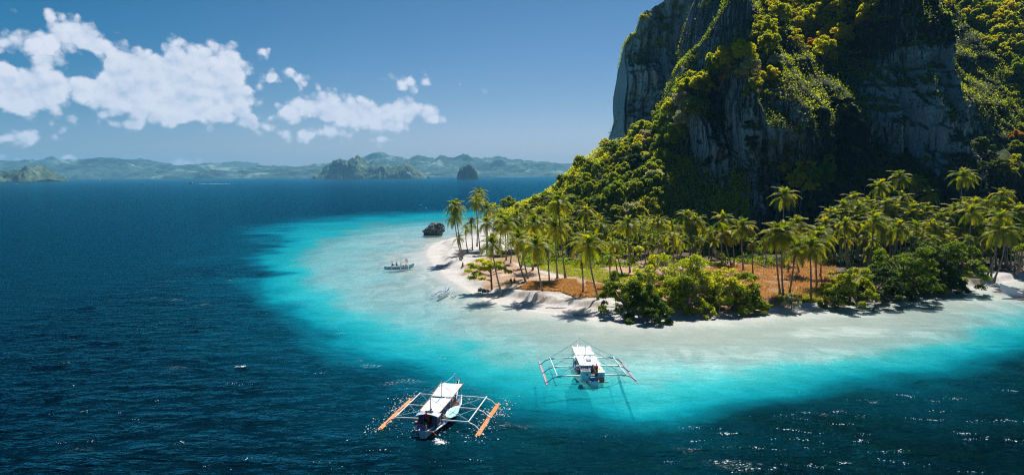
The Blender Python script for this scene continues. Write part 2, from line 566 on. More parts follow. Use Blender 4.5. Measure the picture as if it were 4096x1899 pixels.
FOREST = np.array([.09, .065, .03]); PATHC = np.array([.66, .60, .54])
col = np.tile(SAND, (len(P2), 1))
def over(mask, c):
    global col
    col = col * (1 - mask) + c * mask
over(soft([(1845,1080),(1920,1020),(2150,975),(2700,990),(3320,1010),(3340,1130),(3310,1195),(3130,1199),(3000,1214),(2900,1225),(2450,1192),(2330,1186),(2200,1158),(2080,1137),(1970,1137),(1885,1108)], .9, 51), DIRT)
over(soft([(1990,1010),(2100,985),(2330,1000),(2330,1040),(2160,1060),(2060,1050),(1990,1040)], 1.5, 53), np.array([.36,.24,.12]))
over(soft([(2140,1045),(2290,1050),(2460,1085),(2640,1110),(2640,1150),(2520,1135),(2400,1128),(2250,1098),(2150,1078)], 1.2, 55), GREEN)
over(soft([(2380,1105),(2470,1108),(2560,1130),(2540,1145),(2430,1135)], 1.0, 56), np.array([.56,.52,.30]))
over(soft([(2060,1152),(2120,1128),(2250,1118),(2370,1130),(2450,1148),(2450,1190),(2330,1186),(2200,1166),(2100,1152)], .8, 57), DRY)
over(soft([(2580,1120),(2960,1050),(3340,1035),(3350,1130),(3330,1184),(3100,1190),(2960,1195),(2700,1200)], 1.0, 59), DRY)
over(soft([(3100,1160),(3330,1150),(3330,1185),(3110,1195)], 1.6, 60) * .6, np.array([.30,.22,.04]))
over(soft([(1950,1052),(2030,1054),(2090,1066),(2140,1080),(2200,1095),(2262,1104)], .7, 61, closed=False, width=1.0), PATHC)
over(soft([(2040,1098),(2140,1102),(2270,1108)], .8, 62, closed=False, width=1.0), PATHC)
over(soft([(2262,1108),(2350,1122),(2450,1142),(2560,1165)], .9, 63, closed=False, width=1.2), DIRT)
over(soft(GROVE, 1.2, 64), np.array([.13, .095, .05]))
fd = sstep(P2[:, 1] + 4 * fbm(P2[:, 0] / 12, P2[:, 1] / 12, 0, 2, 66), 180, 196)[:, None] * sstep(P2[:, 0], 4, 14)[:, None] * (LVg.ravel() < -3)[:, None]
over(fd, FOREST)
# thin soil and root litter along the top of the eroded bank
dsh = np.maximum(-LVg.ravel(), 0)
lit = sstep(fbm(P2[:, 0] / 2.5, P2[:, 1] / 2.5, 0, 3, 68), .25, .8) * sstep(dsh, 2.0, 4.5) * (1 - sstep(dsh, 9, 14))
over((lit * .55)[:, None], np.array([.27, .17, .10]))
# grey coral rubble lying in streaks on the reef flat
lvp = LVg.ravel()
streak = fbm(P2[:, 0] / 26 + P2[:, 1] / 60, P2[:, 1] / 7, 0, 4, 70)
rub = sstep(streak, -.40, .40) * sstep(lvp, .10, .40) * (1 - sstep(lvp, .78, 1.15)) * (.35 + .65 * sstep(P2[:, 0], -22, 12) * (1 - .75 * sstep(P2[:, 0], 70, 105)))
over((rub * .85)[:, None], np.array([.22, .25, .225]))
weed = sstep(fbm(P2[:, 0] / 9, P2[:, 1] / 6, 0, 4, 72), .35, .95) * sstep(lvp, .9, 1.6)
over((weed * .5)[:, None], np.array([.16, .18, .12]))
over(soft([(1110,940),(1290,890),(1480,878),(1660,884),(1520,920),(1390,948),(1310,1000),(1200,1050),(1125,1010)], 4.0, 74, z=-1.0, amp=5) * (.45 + .5 * sstep(fbm(P2[:, 0] / 8, P2[:, 1] / 10, 0, 4, 75), -.4, .5))[:, None], np.array([.11, .145, .11]))
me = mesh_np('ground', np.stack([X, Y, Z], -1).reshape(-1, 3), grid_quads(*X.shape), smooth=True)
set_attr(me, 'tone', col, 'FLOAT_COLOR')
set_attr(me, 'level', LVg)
m, T, out = new_mat('ground_soil')
tcg = T.node('ShaderNodeNewGeometry').outputs['Position']
n1 = T.noise(tcg, 1.6, 6, .6); n2 = T.noise(tcg, 7.0, 4, .6); n3 = T.noise(tcg, .16, 4, .6)
lev = T.attr('level')
shal = T.smooth(lev, .0, .25)
k = T.math('ADD', T.math('MULTIPLY_ADD', n1, .62, .40), T.math('MULTIPLY', T.math('SUBTRACT', n2, .5), .45))
k = T.math('ADD', k, T.math('MULTIPLY', T.math('SUBTRACT', n3, .5), .35))
base = T.mix(1.0, T.attr('tone', 'Color'), comb(T, k, k, k), 'MULTIPLY')
mot = T.noise(T.mapping(tcg, (1, .55, 1), (0, 0, -.25)), .17, 5, .58, 1.0)
flat_ = T.math('MULTIPLY', T.smooth(lev, .05, .35), T.smooth(lev, .9, 1.6, 1.0, .35))
base = T.mix(T.math('MULTIPLY', T.math('MULTIPLY', T.smooth(mot, .45, .57), flat_), .72), base, (.15, .195, .18))
wet = T.math('MULTIPLY', T.smooth(lev, -1.6, -.2), .30)
base = T.mix(wet, base, (.40, .37, .33))
p = principled(T, base, T.smooth(lev, -1.4, -.1, .9, .45), T.bump(T.math('ADD', n1, T.math('MULTIPLY', n2, .5)), .5, .12), spec=.25)
T.l.new(p.outputs[0], out.inputs[0])
GROUND = tag(link('ground', me, m), kind='structure')

# ------------------------------------------------------------------ sea: a wind sea from a wave spectrum
def ocean_tile(N=512, L=150.0, V=5.0, wd=(-.45, -.9), seed=3, hs=.52):
    rng = np.random.default_rng(seed)
    k1 = 2 * np.pi * np.fft.fftfreq(N, L / N)
    kx, ky = np.meshgrid(k1, k1, indexing='ij')
    k = np.hypot(kx, ky); k[0, 0] = 1e-6
    wl = np.hypot(*wd); cosf = (kx * wd[0] + ky * wd[1]) / (k * wl)
    Lw = V * V / 9.81
    ph = np.exp(-1 / (k * Lw) ** 2) / k ** 3.6 * (np.abs(cosf) ** 2.2 + .10) * np.exp(-(k * .12) ** 2)
    ph[0, 0] = 0
    h = (rng.normal(size=(N, N)) + 1j * rng.normal(size=(N, N))) * np.sqrt(ph)
    z = np.real(np.fft.ifft2(h)); sc = hs / 4 / z.std()
    dx = np.real(np.fft.ifft2(-1j * kx / k * h)) * sc; dy = np.real(np.fft.ifft2(-1j * ky / k * h)) * sc
    return z * sc, dx, dy
TZ, TDX, TDY = ocean_tile()
def tile_s(A, x, y, L=150.0):
    N = A.shape[0]
    u = (x / L % 1) * N; v = (y / L % 1) * N
    i = u.astype(int) % N; j = v.astype(int) % N; a = u - np.floor(u); b = v - np.floor(v)
    i2 = (i + 1) % N; j2 = (j + 1) % N
    return A[i, j] * (1 - a) * (1 - b) + A[i2, j] * a * (1 - b) + A[i, j2] * (1 - a) * b + A[i2, j2] * a * b
sx = np.concatenate([-geo(78, 16000, .5, 1.13)[1:][::-1], np.arange(-78, 112, .42), geo(112, 16000, .42, 1.13)])
sy = np.concatenate([-geo(-30, 3000, 4, 1.25)[1:][::-1], np.arange(30, 50, 1.0), np.arange(50, 175, .36), geo(175, 16000, .36, 1.032)])
X, Y = np.meshgrid(sx, sy, indexing='ij')
sp = np.maximum(np.gradient(sx)[:, None] * np.ones_like(Y), np.gradient(sy)[None, :] * np.ones_like(X))
lv = field(X, Y)
amp = (1 - sstep(sp, .7, 2.4)) * (.10 + .90 * sstep(lv, .9, 2.4)) * sstep(lv, -.5, .4)
fr = .72 + .3 * fbm(X / 34, Y / 34, 0, 2, 82)
Z = tile_s(TZ, X, Y) * amp * fr
DX = tile_s(TDX, X, Y) * amp * .8; DY = tile_s(TDY, X, Y) * amp * .8
Z = np.where(lv < -2.5, -.6, Z)
me = mesh_np('sea', np.stack([X + DX, Y + DY, Z], -1).reshape(-1, 3), grid_quads(*X.shape), smooth=True)
set_attr(me, 'level', np.clip(lv, 0, 4))
crest = sstep(tile_s(TZ, X, Y), .24, .38) * sstep(fbm(X / 13, Y / 13, 0, 3, 88) + .25 * sstep(X, -10, 40), .0, .5) * sstep(lv, 1.6, 2.6) * (1 - sstep(sp, .6, 1.5))  # crest foam, raised to the right where it also paints sun glints
set_attr(me, 'crest', crest)
m, T, out = new_mat('sea_water')
pos = T.node('ShaderNodeNewGeometry').outputs['Position']
lev = T.attr('level'); t = T.math('MULTIPLY', lev, .25)
L_ = lambda v: v / 4.0
nl = T.noise(T.mapping(pos, (1, .9, 1)), .050, 8, .68)
tj = T.math('MULTIPLY_ADD', T.math('MULTIPLY', T.math('SUBTRACT', nl, .5), T.smooth(lev, .5, 1.4)), .34, t)
tint = T.ramp(tj, [(0, (1, 1, 1)), (L_(.12), (.97, 1, 1)), (L_(.3), (.93, 1, .995)), (L_(.6), (.92, 1, 1)), (L_(.85), (.86, .99, 1)), (L_(1.05), (.78, .975, .99)), (L_(1.28), (.66, .96, .98)), (L_(1.45), (.44, .94, .965)), (L_(1.75), (.17, .86, .92)), (L_(2.2), (.02, .64, .77)), (L_(3), (0, .3, .42))])
body = T.ramp(tj, [(0, (.66, .72, .76)), (L_(.5), (.56, .72, .74)), (L_(.85), (.50, .75, .78)), (L_(1.28), (.30, .74, .77)), (L_(1.6), (.025, .60, .66)), (L_(2.0), (.004, .34, .43)), (L_(2.4), (.001, .12, .17)), (L_(2.9), (.0005, .028, .045)), (L_(3.4), (.0002, .0058, .0100)), (1, (.0001, .0024, .0046))])
opq = T.ramp(tj, [(0, (0, 0, 0)), (L_(.25), (.04,) * 3), (L_(1.0), (.13,) * 3), (L_(1.5), (.32,) * 3), (L_(2.0), (.58,) * 3), (L_(2.8), (1,) * 3)])
ws = T.mapping(pos, (1.0, 1.9, 1), (0, 0, .42))
w1 = T.noise(ws, .55, 5, .60, .3); w2 = T.noise(ws, 2.3, 4, .6)
w0 = T.noise(T.mapping(pos, (.8, 2.0, 1), (0, 0, .42)), .13, 4, .6, .4)
wv = T.math('ADD', T.math('ADD', T.math('MULTIPLY', w1, .8), T.math('MULTIPLY', w0, 2.4)), T.math('MULTIPLY', w2, .25))
bstr = T.smooth(lev, 0.0, 2.0, .25, 1.0)
bnode = T.node('ShaderNodeBump'); T.put(bnode.inputs['Height'], wv); T.put(bnode.inputs['Strength'], bstr); bnode.inputs['Distance'].default_value = .55
nrm = bnode.outputs[0]
dif = T.node('ShaderNodeBsdfDiffuse'); T.put(dif.inputs[0], body); T.put(dif.inputs['Normal'], nrm)
tr = T.node('ShaderNodeBsdfTransparent'); T.put(tr.inputs[0], tint)
mx = T.node('ShaderNodeMixShader'); T.put(mx.inputs[0], opq); T.l.new(tr.outputs[0], mx.inputs[1]); T.l.new(dif.outputs[0], mx.inputs[2])
gl = T.node('ShaderNodeBsdfGlossy'); gl.inputs['Roughness'].default_value = .10; T.put(gl.inputs['Normal'], nrm); gl.inputs[0].default_value = (.08, .74, 1.0, 1)
fr_ = T.node('ShaderNodeFresnel'); fr_.inputs[0].default_value = 1.33; T.put(fr_.inputs['Normal'], nrm)
fk = T.math('MINIMUM', T.math('MULTIPLY', T.math('POWER', fr_.outputs[0], 1.9), 1.95), T.smooth(lev, .2, 1.5, .14, .60))
mx2 = T.node('ShaderNodeMixShader'); T.put(mx2.inputs[0], fk); T.l.new(mx.outputs[0], mx2.inputs[1]); T.l.new(gl.outputs[0], mx2.inputs[2])
foam = T.node('ShaderNodeBsdfDiffuse'); foam.inputs[0].default_value = (.8, .84, .88, 1)  # one white for crest foam and for the painted sun glints
foam_glint_mask = T.math('MULTIPLY', T.attr('crest'), T.smooth(T.noise(T.mapping(pos, (1, 1.8, 1)), 3.2, 5, .75), .57, .62))
mx3 = T.node('ShaderNodeMixShader'); T.put(mx3.inputs[0], foam_glint_mask); T.l.new(mx2.outputs[0], mx3.inputs[1]); T.l.new(foam.outputs[0], mx3.inputs[2])
T.l.new(mx3.outputs[0], out.inputs[0])
SEA = tag(link('sea', me, m), kind='structure')
def sea_z(x, y):
    return 0.0

# ------------------------------------------------------------------ limestone
def rock_mat(name, dark, mid, pale, scale=1.0):
    m, T, out = new_mat(name)
    pos = T.node('ShaderNodeNewGeometry').outputs['Position']
    sv = T.mapping(pos, (.50 * scale, .50 * scale, .030 * scale))
    s1 = T.noise(sv, 1.0, 7, .66, .25)
    s2 = T.noise(T.mapping(pos, (1.6 * scale, 1.6 * scale, .075 * scale)), 1.0, 5, .62)
    b1 = T.noise(pos, .045 * scale, 4, .6)
    g1 = T.noise(pos, 1.1 * scale, 6, .65)
    s3 = T.noise(T.mapping(pos, (4.0 * scale, 4.0 * scale, .16 * scale)), 1.0, 4, .6)
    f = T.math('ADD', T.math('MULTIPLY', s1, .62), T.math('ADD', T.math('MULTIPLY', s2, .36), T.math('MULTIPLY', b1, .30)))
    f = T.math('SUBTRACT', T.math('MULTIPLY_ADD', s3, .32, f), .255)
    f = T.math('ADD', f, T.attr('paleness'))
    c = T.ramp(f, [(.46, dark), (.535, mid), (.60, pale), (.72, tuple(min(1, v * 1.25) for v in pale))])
    c = T.mix(T.smooth(g1, .35, .7), T.mix(1.0, c, (.55, .55, .55), 'MULTIPLY'), c)
    och = T.math('MULTIPLY', T.smooth(T.noise(T.mapping(pos, (.12 * scale, .12 * scale, .02 * scale)), 1.0, 4, .6), .60, .72), .5)
    c = T.mix(och, c, (.23, .15, .085))
    nz_ = T.node('ShaderNodeSeparateXYZ'); T.l.new(T.node('ShaderNodeNewGeometry').outputs['Normal'], nz_.inputs[0])
    moss = T.math('MULTIPLY', T.smooth(T.math('ADD', nz_.outputs[2], T.math('MULTIPLY', T.math('SUBTRACT', g1, .5), .6)), .30, .60), .9)
    c = T.mix(moss, c, (.075, .095, .022))
    hh = T.math('ADD', T.math('MULTIPLY', s3, 1.2), T.math('MULTIPLY', s1, 2.2))
    hh = T.math('ADD', hh, T.math('ADD', s2, T.math('MULTIPLY', g1, .6)))
    p = principled(T, c, .92, T.bump(hh, .8, 1.0 / scale), spec=.15)
    T.l.new(p.outputs[0], out.inputs[0])
    return m
M_ROCK = rock_mat('limestone', (.017, .028, .033), (.088, .138, .158), (.37, .51, .56))

SURF = {}
def make_massif(name, cols, zb, Yadd, lean, mat, nu, nv, seed, flute=1.0, roll=0.16, back=70.0, pale=None, roll_drop=.25):
    """cols: (px, base Y, top y in the picture); a rock face from zb up to its rim, then over the rim and back"""
    px = np.array([c[0] for c in cols], float); yb = np.array([c[1] for c in cols], float); tp = np.array([c[2] for c in cols], float)
    u = np.linspace(px[0], px[-1], nu)
    Yb = np.interp(u, px, yb); Tp = np.interp(u, px, tp)
    Xb = np.array([atY(a, 900, b).x for a, b in zip(u, Yb)])
    zt = np.array([atY(a, t, b + Yadd).z for a, t, b in zip(u, Tp, Yb)])
    for _ in range(8):
        zt = np.array([atY(a, t, y_).z for a, t, y_ in zip(u, Tp, Yb + lean(Xb, zt))])
    # sharpen the rim with small pinnacles
    zt = zt + 1.6 * ridged(Xb / 6.0, seed * 3.1, 0, 3, seed + 5)
    v = np.linspace(0, 1, nv)
    V = np.broadcast_to(v, (nu, nv))
    face = np.clip(V / (1 - roll), 0, 1)
    rr = np.clip((V - (1 - roll)) / roll, 0, 1)
    Zt = zt[:, None]; Zg = zb + (Zt - zb) * face
    Xg = np.broadcast_to(Xb[:, None], V.shape).copy()
    hgt = Zg - zb
    Yg = Yb[:, None] + lean(Xg, Zg) 
    d = 9.5 * fbm(Xg / 32, Zg / 50, 0, 3, seed) + 4.6 * ridged(Xg / 12, Zg / 70, 0, 2, seed + 20) * flute
    d = d + (2.1 * ridged(Xg / 3.6, Zg / 34, 0, 2, seed + 40) + .7 * ridged(Xg / 1.5, Zg / 9, 0, 2, seed + 50)) * flute
    d = d + 3.0 * fbm(Xg / 20, Zg / 8.5, 0, 3, seed + 60) + .5 * fbm(Xg / 2, Zg / 1.6, 0, 2, seed + 70)
    d = d - flute * (3.4 * np.exp(-(vnoise(Xg / 8, Zg / 70, seed * .7, seed + 91) / .10) ** 2) + 1.7 * np.exp(-(vnoise(Xg / 3.0, Zg / 28, seed * .3, seed + 92) / .13) ** 2)
                     + 1.6 * np.exp(-(vnoise(Xg / 30, Zg / 13, seed * .1, seed + 93) / .05) ** 2))
    d = d * (1 - .7 * rr)
    Xg = Xg + 1.5 * fbm(Zg / 26, Xg / 40, 0, 2, seed + 94) + .35 * fbm(Zg / 4, Xg / 9, 0, 2, seed + 95)
    Yg = Yg - d
    Yg = Yg + back * rr ** 1.4
    Zg = Zg - np.maximum(Zt - zb, 0) * roll_drop * rr ** 2 + 2.0 * fbm(Xg / 8, Yg / 8, 0, 2, seed + 80) * np.minimum(rr * 3, 1)
    me = mesh_np(name, np.stack([Xg, Yg, Zg], -1).reshape(-1, 3), grid_quads(nu, nv), smooth=True)
    pal = pale(Xg, Yg, Zg, u) if pale else np.zeros(V.shape)
    set_attr(me, 'paleness', pal)
    o = tag(link(name, me, mat), kind='structure')
    SURF[name] = (np.stack([Xg, Yg, Zg], -1), o)
    return o
# front massif: the dark wall behind the palms
FC = [(2632,268,885),(2650,262,700),(2692,256,580),(2780,248,500),(2800,244,430),(2832,240,345),(2872,237,280),(2928,234,240),(2972,231,172),(2995,229,118),
      (3028,227,60),(3045,226,-30),(3150,224,-60),(3400,221,-45),(3560,221,-40),(3800,222,-40),(4096,226,-50),(4500,238,-50),(5200,255,-50),(6600,290,-50)]
X0f = atY(3930, 300, 222).x; X1f = atY(4330, 300, 222).x
def lean_front(X, Z):
    jag = 9 * fbm(np.asarray(X) / 13, 0.0 * np.asarray(X) + 2.2, 0, 3, 140)
    a = .34 * np.maximum(Z, 0)
    r = sstep(X, X0f, X1f)
    a = a + r * 1.05 * np.maximum(Z - 24 - jag, 0)
    l = 1 - sstep(X, atY(2900, 300, 236).x, atY(3080, 300, 228).x)
    a = a + .75 * np.maximum(Z - 28 - jag, 0) * l
    m = sstep(X, atY(3060, 300, 228).x, atY(3180, 300, 226).x) * (1 - sstep(X, atY(3640, 300, 222).x, atY(3800, 300, 222).x))
    a = a + 1.1 * np.maximum(Z - 46 - jag, 0) * m
    return a
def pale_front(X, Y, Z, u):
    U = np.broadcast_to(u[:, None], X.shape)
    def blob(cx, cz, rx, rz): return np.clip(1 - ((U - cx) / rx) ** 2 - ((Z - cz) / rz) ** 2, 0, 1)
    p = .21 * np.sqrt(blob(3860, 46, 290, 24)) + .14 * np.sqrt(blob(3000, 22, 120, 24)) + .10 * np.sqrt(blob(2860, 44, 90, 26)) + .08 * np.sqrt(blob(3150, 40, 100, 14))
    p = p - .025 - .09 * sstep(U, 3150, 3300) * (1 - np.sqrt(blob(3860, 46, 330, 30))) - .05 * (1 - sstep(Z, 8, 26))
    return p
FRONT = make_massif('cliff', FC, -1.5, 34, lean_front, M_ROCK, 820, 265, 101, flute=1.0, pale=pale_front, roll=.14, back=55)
# tall tower behind the wooded ridge
BC = [(2462,432,560),(2472,424,500),(2490,418,420),(2500,415,300),(2506,412,215),(2512,410,150),(2540,408,140),(2556,406,130),(2560,405,68),(2590,404,55),(2640,402,22),(2690,401,-10),(2800,400,-60),(3100,400,-70),(3400,402,-70)]
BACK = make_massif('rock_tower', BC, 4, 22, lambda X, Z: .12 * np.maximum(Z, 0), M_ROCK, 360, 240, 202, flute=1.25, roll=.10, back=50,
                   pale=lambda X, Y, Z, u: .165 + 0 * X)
# wooded ridge falling to the left
RC = [(1985,330,866),(2040,330,852),(2110,328,826),(2180,325,800),(2240,322,762),(2300,320,702),(2370,316,645),(2440,313,598),(2520,310,560),(2600,307,520),(2680,303,475),(2750,299,420),(2810,296,350),(2870,294,300),(2930,292,240),(3000,290,190)]
px = np.array([r[0] for r in RC], float)
nu, nv = 240, 170
u = np.linspace(px[0], px[-1], nu)
Yc = np.interp(u, px, [r[1] for r in RC]); Tc = np.interp(u, px, [r[2] for r in RC])
C = np.array([tuple(atY(a, b, c)) for a, b, c in zip(u, Tc, Yc)])
Yf = np.interp(u, [1985, 2100, 2300, 2600, 3000], [290, 252, 226, 220, 222])
Fp = np.array([tuple(atY(a, 900, b)) for a, b in zip(u, Yf)])
Fp[:, 2] = ground_z(Fp[:, 0], Fp[:, 1]) - .8
v = np.linspace(0, 1.5, nv)
Vv = np.broadcast_to(v, (nu, nv))
fv = np.clip(Vv, 0, 1)
Xr = Fp[:, None, 0] * (1 - fv) + C[:, None, 0] * fv; Yr = Fp[:, None, 1] * (1 - fv) + C[:, None, 1] * fv
Zr = Fp[:, None, 2] + (C[:, None, 2] - Fp[:, None, 2]) * fv ** .92
bk = np.clip(Vv - 1, 0, 1)
Yr = Yr + bk * 150; Xr = Xr + bk * 20; Zr = Zr - (bk * 2) ** 1.3 * (np.maximum(C[:, None, 2], 3) + 2)
nz = np.minimum(fv * 4, 1) * sstep(C[:, 2], 3, 14)[:, None]
Zr = Zr + nz * (2.6 * fbm(Xr / 22, Yr / 22, 0, 3, 301) + .8 * fbm(Xr / 6, Yr / 6, 0, 3, 302)) * (1 - bk)
me = mesh_np('hillside', np.stack([Xr, Yr, Zr], -1).reshape(-1, 3), grid_quads(nu, nv), smooth=True)
m, T, out = new_mat('hillside_soil')
pos = T.node('ShaderNodeNewGeometry').outputs['Position']
a1 = T.noise(pos, .12, 5, .6)
c = T.ramp(a1, [(.35, (.035, .045, .012)), (.5, (.09, .095, .02)), (.65, (.17, .12, .05))])
p = principled(T, c, .95, T.bump(T.noise(pos, .8, 5, .6), .9, .6), spec=.1)
T.l.new(p.outputs[0], out.inputs[0])
HILL = tag(link('hillside', me, m), kind='structure')
SURF['hillside'] = (np.stack([Xr, Yr, Zr], -1), HILL)

# ------------------------------------------------------------------ far coast
def far_mat(name, cols, scale, patch=.0):
    m, T, out = new_mat(name)
    pos = T.node('ShaderNodeNewGeometry').outputs['Position']
    a = T.noise(pos, scale, 7, .68)
    b = T.noise(pos, scale * 3.2, 6, .65)
    f = T.math('MULTIPLY_ADD', b, .45, T.math('MULTIPLY', a, .6))
    c = T.ramp(f, cols)
    n = T.bump(T.noise(pos, scale * 9, 4, .7), 1.0, .6 / scale * .06)
    p = principled(T, c, .95, n, spec=.1)
    T.l.new(p.outputs[0], out.inputs[0])
    return m
G1, G2, G3 = (.009, .031, .028), (.040, .094, .082), (.19, .265, .24)
M_FAR = far_mat('far_hill_scrub', [(.46, G1), (.52, G2), (.56, G2), (.63, G3)], .0024)
M_FARD = far_mat('far_mountain_wood', [(.4, (.03, .05, .02)), (.7, (.06, .09, .035))], .001)
M_ISLET = far_mat('islet_scrub', [(.40, (.018, .042, .026)), (.50, (.055, .10, .06)), (.58, (.11, .155, .095)), (.70, (.27, .30, .25))], .010)
def range_mesh(name, pts, Yd, depth, mat, nu, nv, seed, rough, kind=None, label=None, cat=None, steep=1.0, flip=.5):
    """pts: skyline in the picture; a ridge with a front and a back flank at distance Yd"""
    px = np.array([p[0] for p in pts], float); py = np.array([p[1] for p in pts], float)
    u = np.linspace(px[0], px[-1], nu)
    t = np.interp(u, px, py)
    Cc = np.array([tuple(atY(a, b, Yd)) for a, b in zip(u, t)])
    zc = np.maximum(Cc[:, 2], 0)
    env = np.minimum(zc / max(zc.max(), 1e-6) * 3, 1)
    v = np.linspace(-1, 1, nv); Vv = np.broadcast_to(v, (nu, nv))
    Xr = np.broadcast_to(Cc[:, None, 0], Vv.shape).copy(); Yr = Yd + Vv * depth * (.3 + .7 * env[:, None])
    prof = np.clip(1 - np.abs(Vv) ** (1.3 * steep), 0, 1)
    n = fbm(Xr / (depth * .9), Yr / (depth * .9), 0, 4, seed) * .6 + ridged(Xr / (depth * .45), Yr / (depth * .6), 0, 3, seed + 9) * .30
    Zr = zc[:, None] * prof * (1 + rough * n * (1 - prof ** 3)) + zc[:, None] * (.05 * fbm(Xr / (depth * .06), Yr / (depth * .06), 0, 3, seed + 4) + .16 * (1 - prof ** 4) * ridged(Xr / (depth * .16), Yr / (depth * .22), 0, 3, seed + 6)) - 3 * (prof <= 0)
    Zr = np.where(prof < .02, -4, Zr)
    me = mesh_np(name, np.stack([Xr, Yr, Zr], -1).reshape(-1, 3), grid_quads(nu, nv), smooth=True)
    return tag(link(name, me, mat), label, cat, kind=kind)
CO = [(-260,690),(-120,660),(-60,645),(0,655),(40,652),(75,645),(120,658),(170,660),(220,665),(270,655),(310,646),(350,643),(380,648),(420,651),(460,645),(510,640),(550,642),(600,644),(650,655),(700,667),(740,660),(790,656),(850,654),
      (880,655),(910,664),(960,673),(1020,676),(1070,668),(1110,662),(1150,666),(1200,668),(1260,660),(1330,657),(1400,655),(1450,652),(1500,640),(1530,634),(1560,634),(1600,643),(1650,655),(1710,645),(1760,648),(1800,645),(1860,638),(1880,634),(1920,645),(1960,640),(2000,634),
      (2050,645),(2120,645),(2180,652),(2240,658),(2300,655),(2330,652),(2400,665),(2520,672),(2700,670)]
range_mesh('hills', CO, 9000, 1500, M_FAR, 700, 90, 401, 1.1, kind='structure')
MT = [(300,690),(470,668),(560,690),(640,690),(780,680),(840,665),(880,655),(910,660),(950,652),(985,648),(1010,650),(1050,668),(1100,676),(1200,690)]
range_mesh('mountains', MT, 13500, 1500, M_FARD, 220, 30, 402, .6, kind='structure')
FT = [(560,708),(620,700),(680,690),(740,684),(800,690),(860,682),(930,688),(1000,700),(1060,690),(1130,694),(1200,684),(1280,694),(1400,690),(1750,700),(1900,688),(2050,698),(2200,690),(2350,702)]
range_mesh('foothills', FT, 7700, 420, M_FAR, 420, 40, 403, 1.0, kind='structure')
range_mesh('islet', [(-120,700),(-40,694),(30,690),(70,678),(100,682),(130,676),(150,664),(165,668),(182,690),(196,712),(199,717)], 3900, 190, M_ISLET, 200, 60, 404, .9, label='low green islet with a steep rocky hump at its tip, on the far left water', cat='island')
range_mesh('islet', [(1255,707),(1275,695),(1295,680),(1310,660),(1330,652),(1350,645),(1372,640),(1392,646),(1402,652),(1412,641),(1430,640),(1442,648),(1452,662),(1470,668),(1500,662),(1540,662),(1570,668),(1600,658),(1622,650),(1640,662),(1660,678),(1690,694),(1712,706)], 5600, 230, M_ISLET, 260, 60, 405, 1.0, label='rugged two humped karst islet before the far hills', cat='island', steep=1.6)
range_mesh('islet', [(1829,708),(1831,695),(1838,676),(1850,668),(1868,664),(1884,665),(1898,674),(1908,690),(1914,708)], 4200, 60, M_ISLET, 120, 70, 406, .5, label='small round topped islet standing alone in the strait', cat='island', steep=2.4)

# ------------------------------------------------------------------ air
HAZE = True
if HAZE:
    hb = MB().box((0, 6500, 200), (36000, 20000, 440))
    m, T, out = new_mat('haze_air')
    vol = T.node('ShaderNodeVolumePrincipled')
    vol.inputs['Color'].default_value = (.22, .62, 1.0, 1)
    vol.inputs['Density'].default_value = 7.0e-5
    vol.inputs['Anisotropy'].default_value = 0.0
    T.l.new(vol.outputs[0], out.inputs['Volume'])
    tag(hb.build('haze', m, None, smooth=False), kind='stuff')
# ------------------------------------------------------------------ leaf and bark materials
def leaf_mat(name, cols, trans=.45, rough=.55, vary=.5):
    """each leaf takes its own tone, each plant a shift of its own"""
    m, T, out = new_mat(name)
    geo_ = T.node('ShaderNodeNewGeometry')
    oi = T.node('ShaderNodeObjectInfo')
    r = T.math('ADD', T.math('MULTIPLY', geo_.outputs['Random Per Island'], vary * .7), T.math('MULTIPLY', oi.outputs['Random'], 1 - vary))
    r = T.math('ADD', r, T.math('MULTIPLY', T.attr('clump'), vary * .5))
    c = T.ramp(r, cols)
    p = principled(T, c, rough, spec=.25)
    tr = T.node('ShaderNodeBsdfTranslucent')
    hs = T.node('ShaderNodeHueSaturation'); T.put(hs.inputs['Color'], c)
    hs.inputs['Hue'].default_value = .488; hs.inputs['Saturation'].default_value = 1.1; hs.inputs['Value'].default_value = 1.9
    T.l.new(hs.outputs[0], tr.inputs[0])
    mx = T.node('ShaderNodeMixShader'); mx.inputs[0].default_value = trans
    T.l.new(p.outputs[0], mx.inputs[1]); T.l.new(tr.outputs[0], mx.inputs[2])
    T.l.new(mx.outputs[0], out.inputs[0])
    return m
def bark_mat(name, a, b, scale, ring=False):
    m, T, out = new_mat(name)
    tco = T.node('ShaderNodeNewGeometry').outputs['Position']
    n = T.noise(T.mapping(tco, (1, 1, 6 if ring else .4)), scale, 5, .6)
    c = T.ramp(n, [(.35, a), (.65, b)])
    p = principled(T, c, .9, T.bump(n, .6, .05), spec=.15)
    T.l.new(p.outputs[0], out.inputs[0])
    return m
M_FROND = leaf_mat('palm_leaflet', [(0, (.055, .110, .014)), (.40, (.14, .19, .014)), (.75, (.31, .31, .02)), (1, (.50, .42, .035))], .50, .52, .35)
M_FROND_DRY = leaf_mat('palm_leaflet_dry', [(0, (.22, .11, .03)), (1, (.34, .20, .06))], .35, .7, .6)
M_TRUNK = bark_mat('palm_bark', (.16, .135, .11), (.36, .31, .26), 1.4, True)
M_COCO = bark_mat('coconut_husk', (.30, .19, .03), (.42, .30, .05), 3)
M_BARK = bark_mat('tree_bark', (.10, .075, .05), (.22, .18, .13), 1.2)
M_PALE = bark_mat('pale_dead_wood', (.36, .32, .26), (.60, .56, .48), 1.5)
M_DRIFT = bark_mat('driftwood_grey', (.22, .15, .10), (.40, .31, .22), 1.5)
M_LEAF_Y = leaf_mat('leaf_sunny_yellow_green', [(0, (.11, .165, .012)), (.35, (.26, .31, .016)), (.7, (.42, .42, .022)), (1, (.50, .40, .03))], .58)
M_LEAF_G = leaf_mat('leaf_mid_green', [(0, (.055, .105, .013)), (.45, (.15, .22, .017)), (1, (.32, .34, .024))], .54)
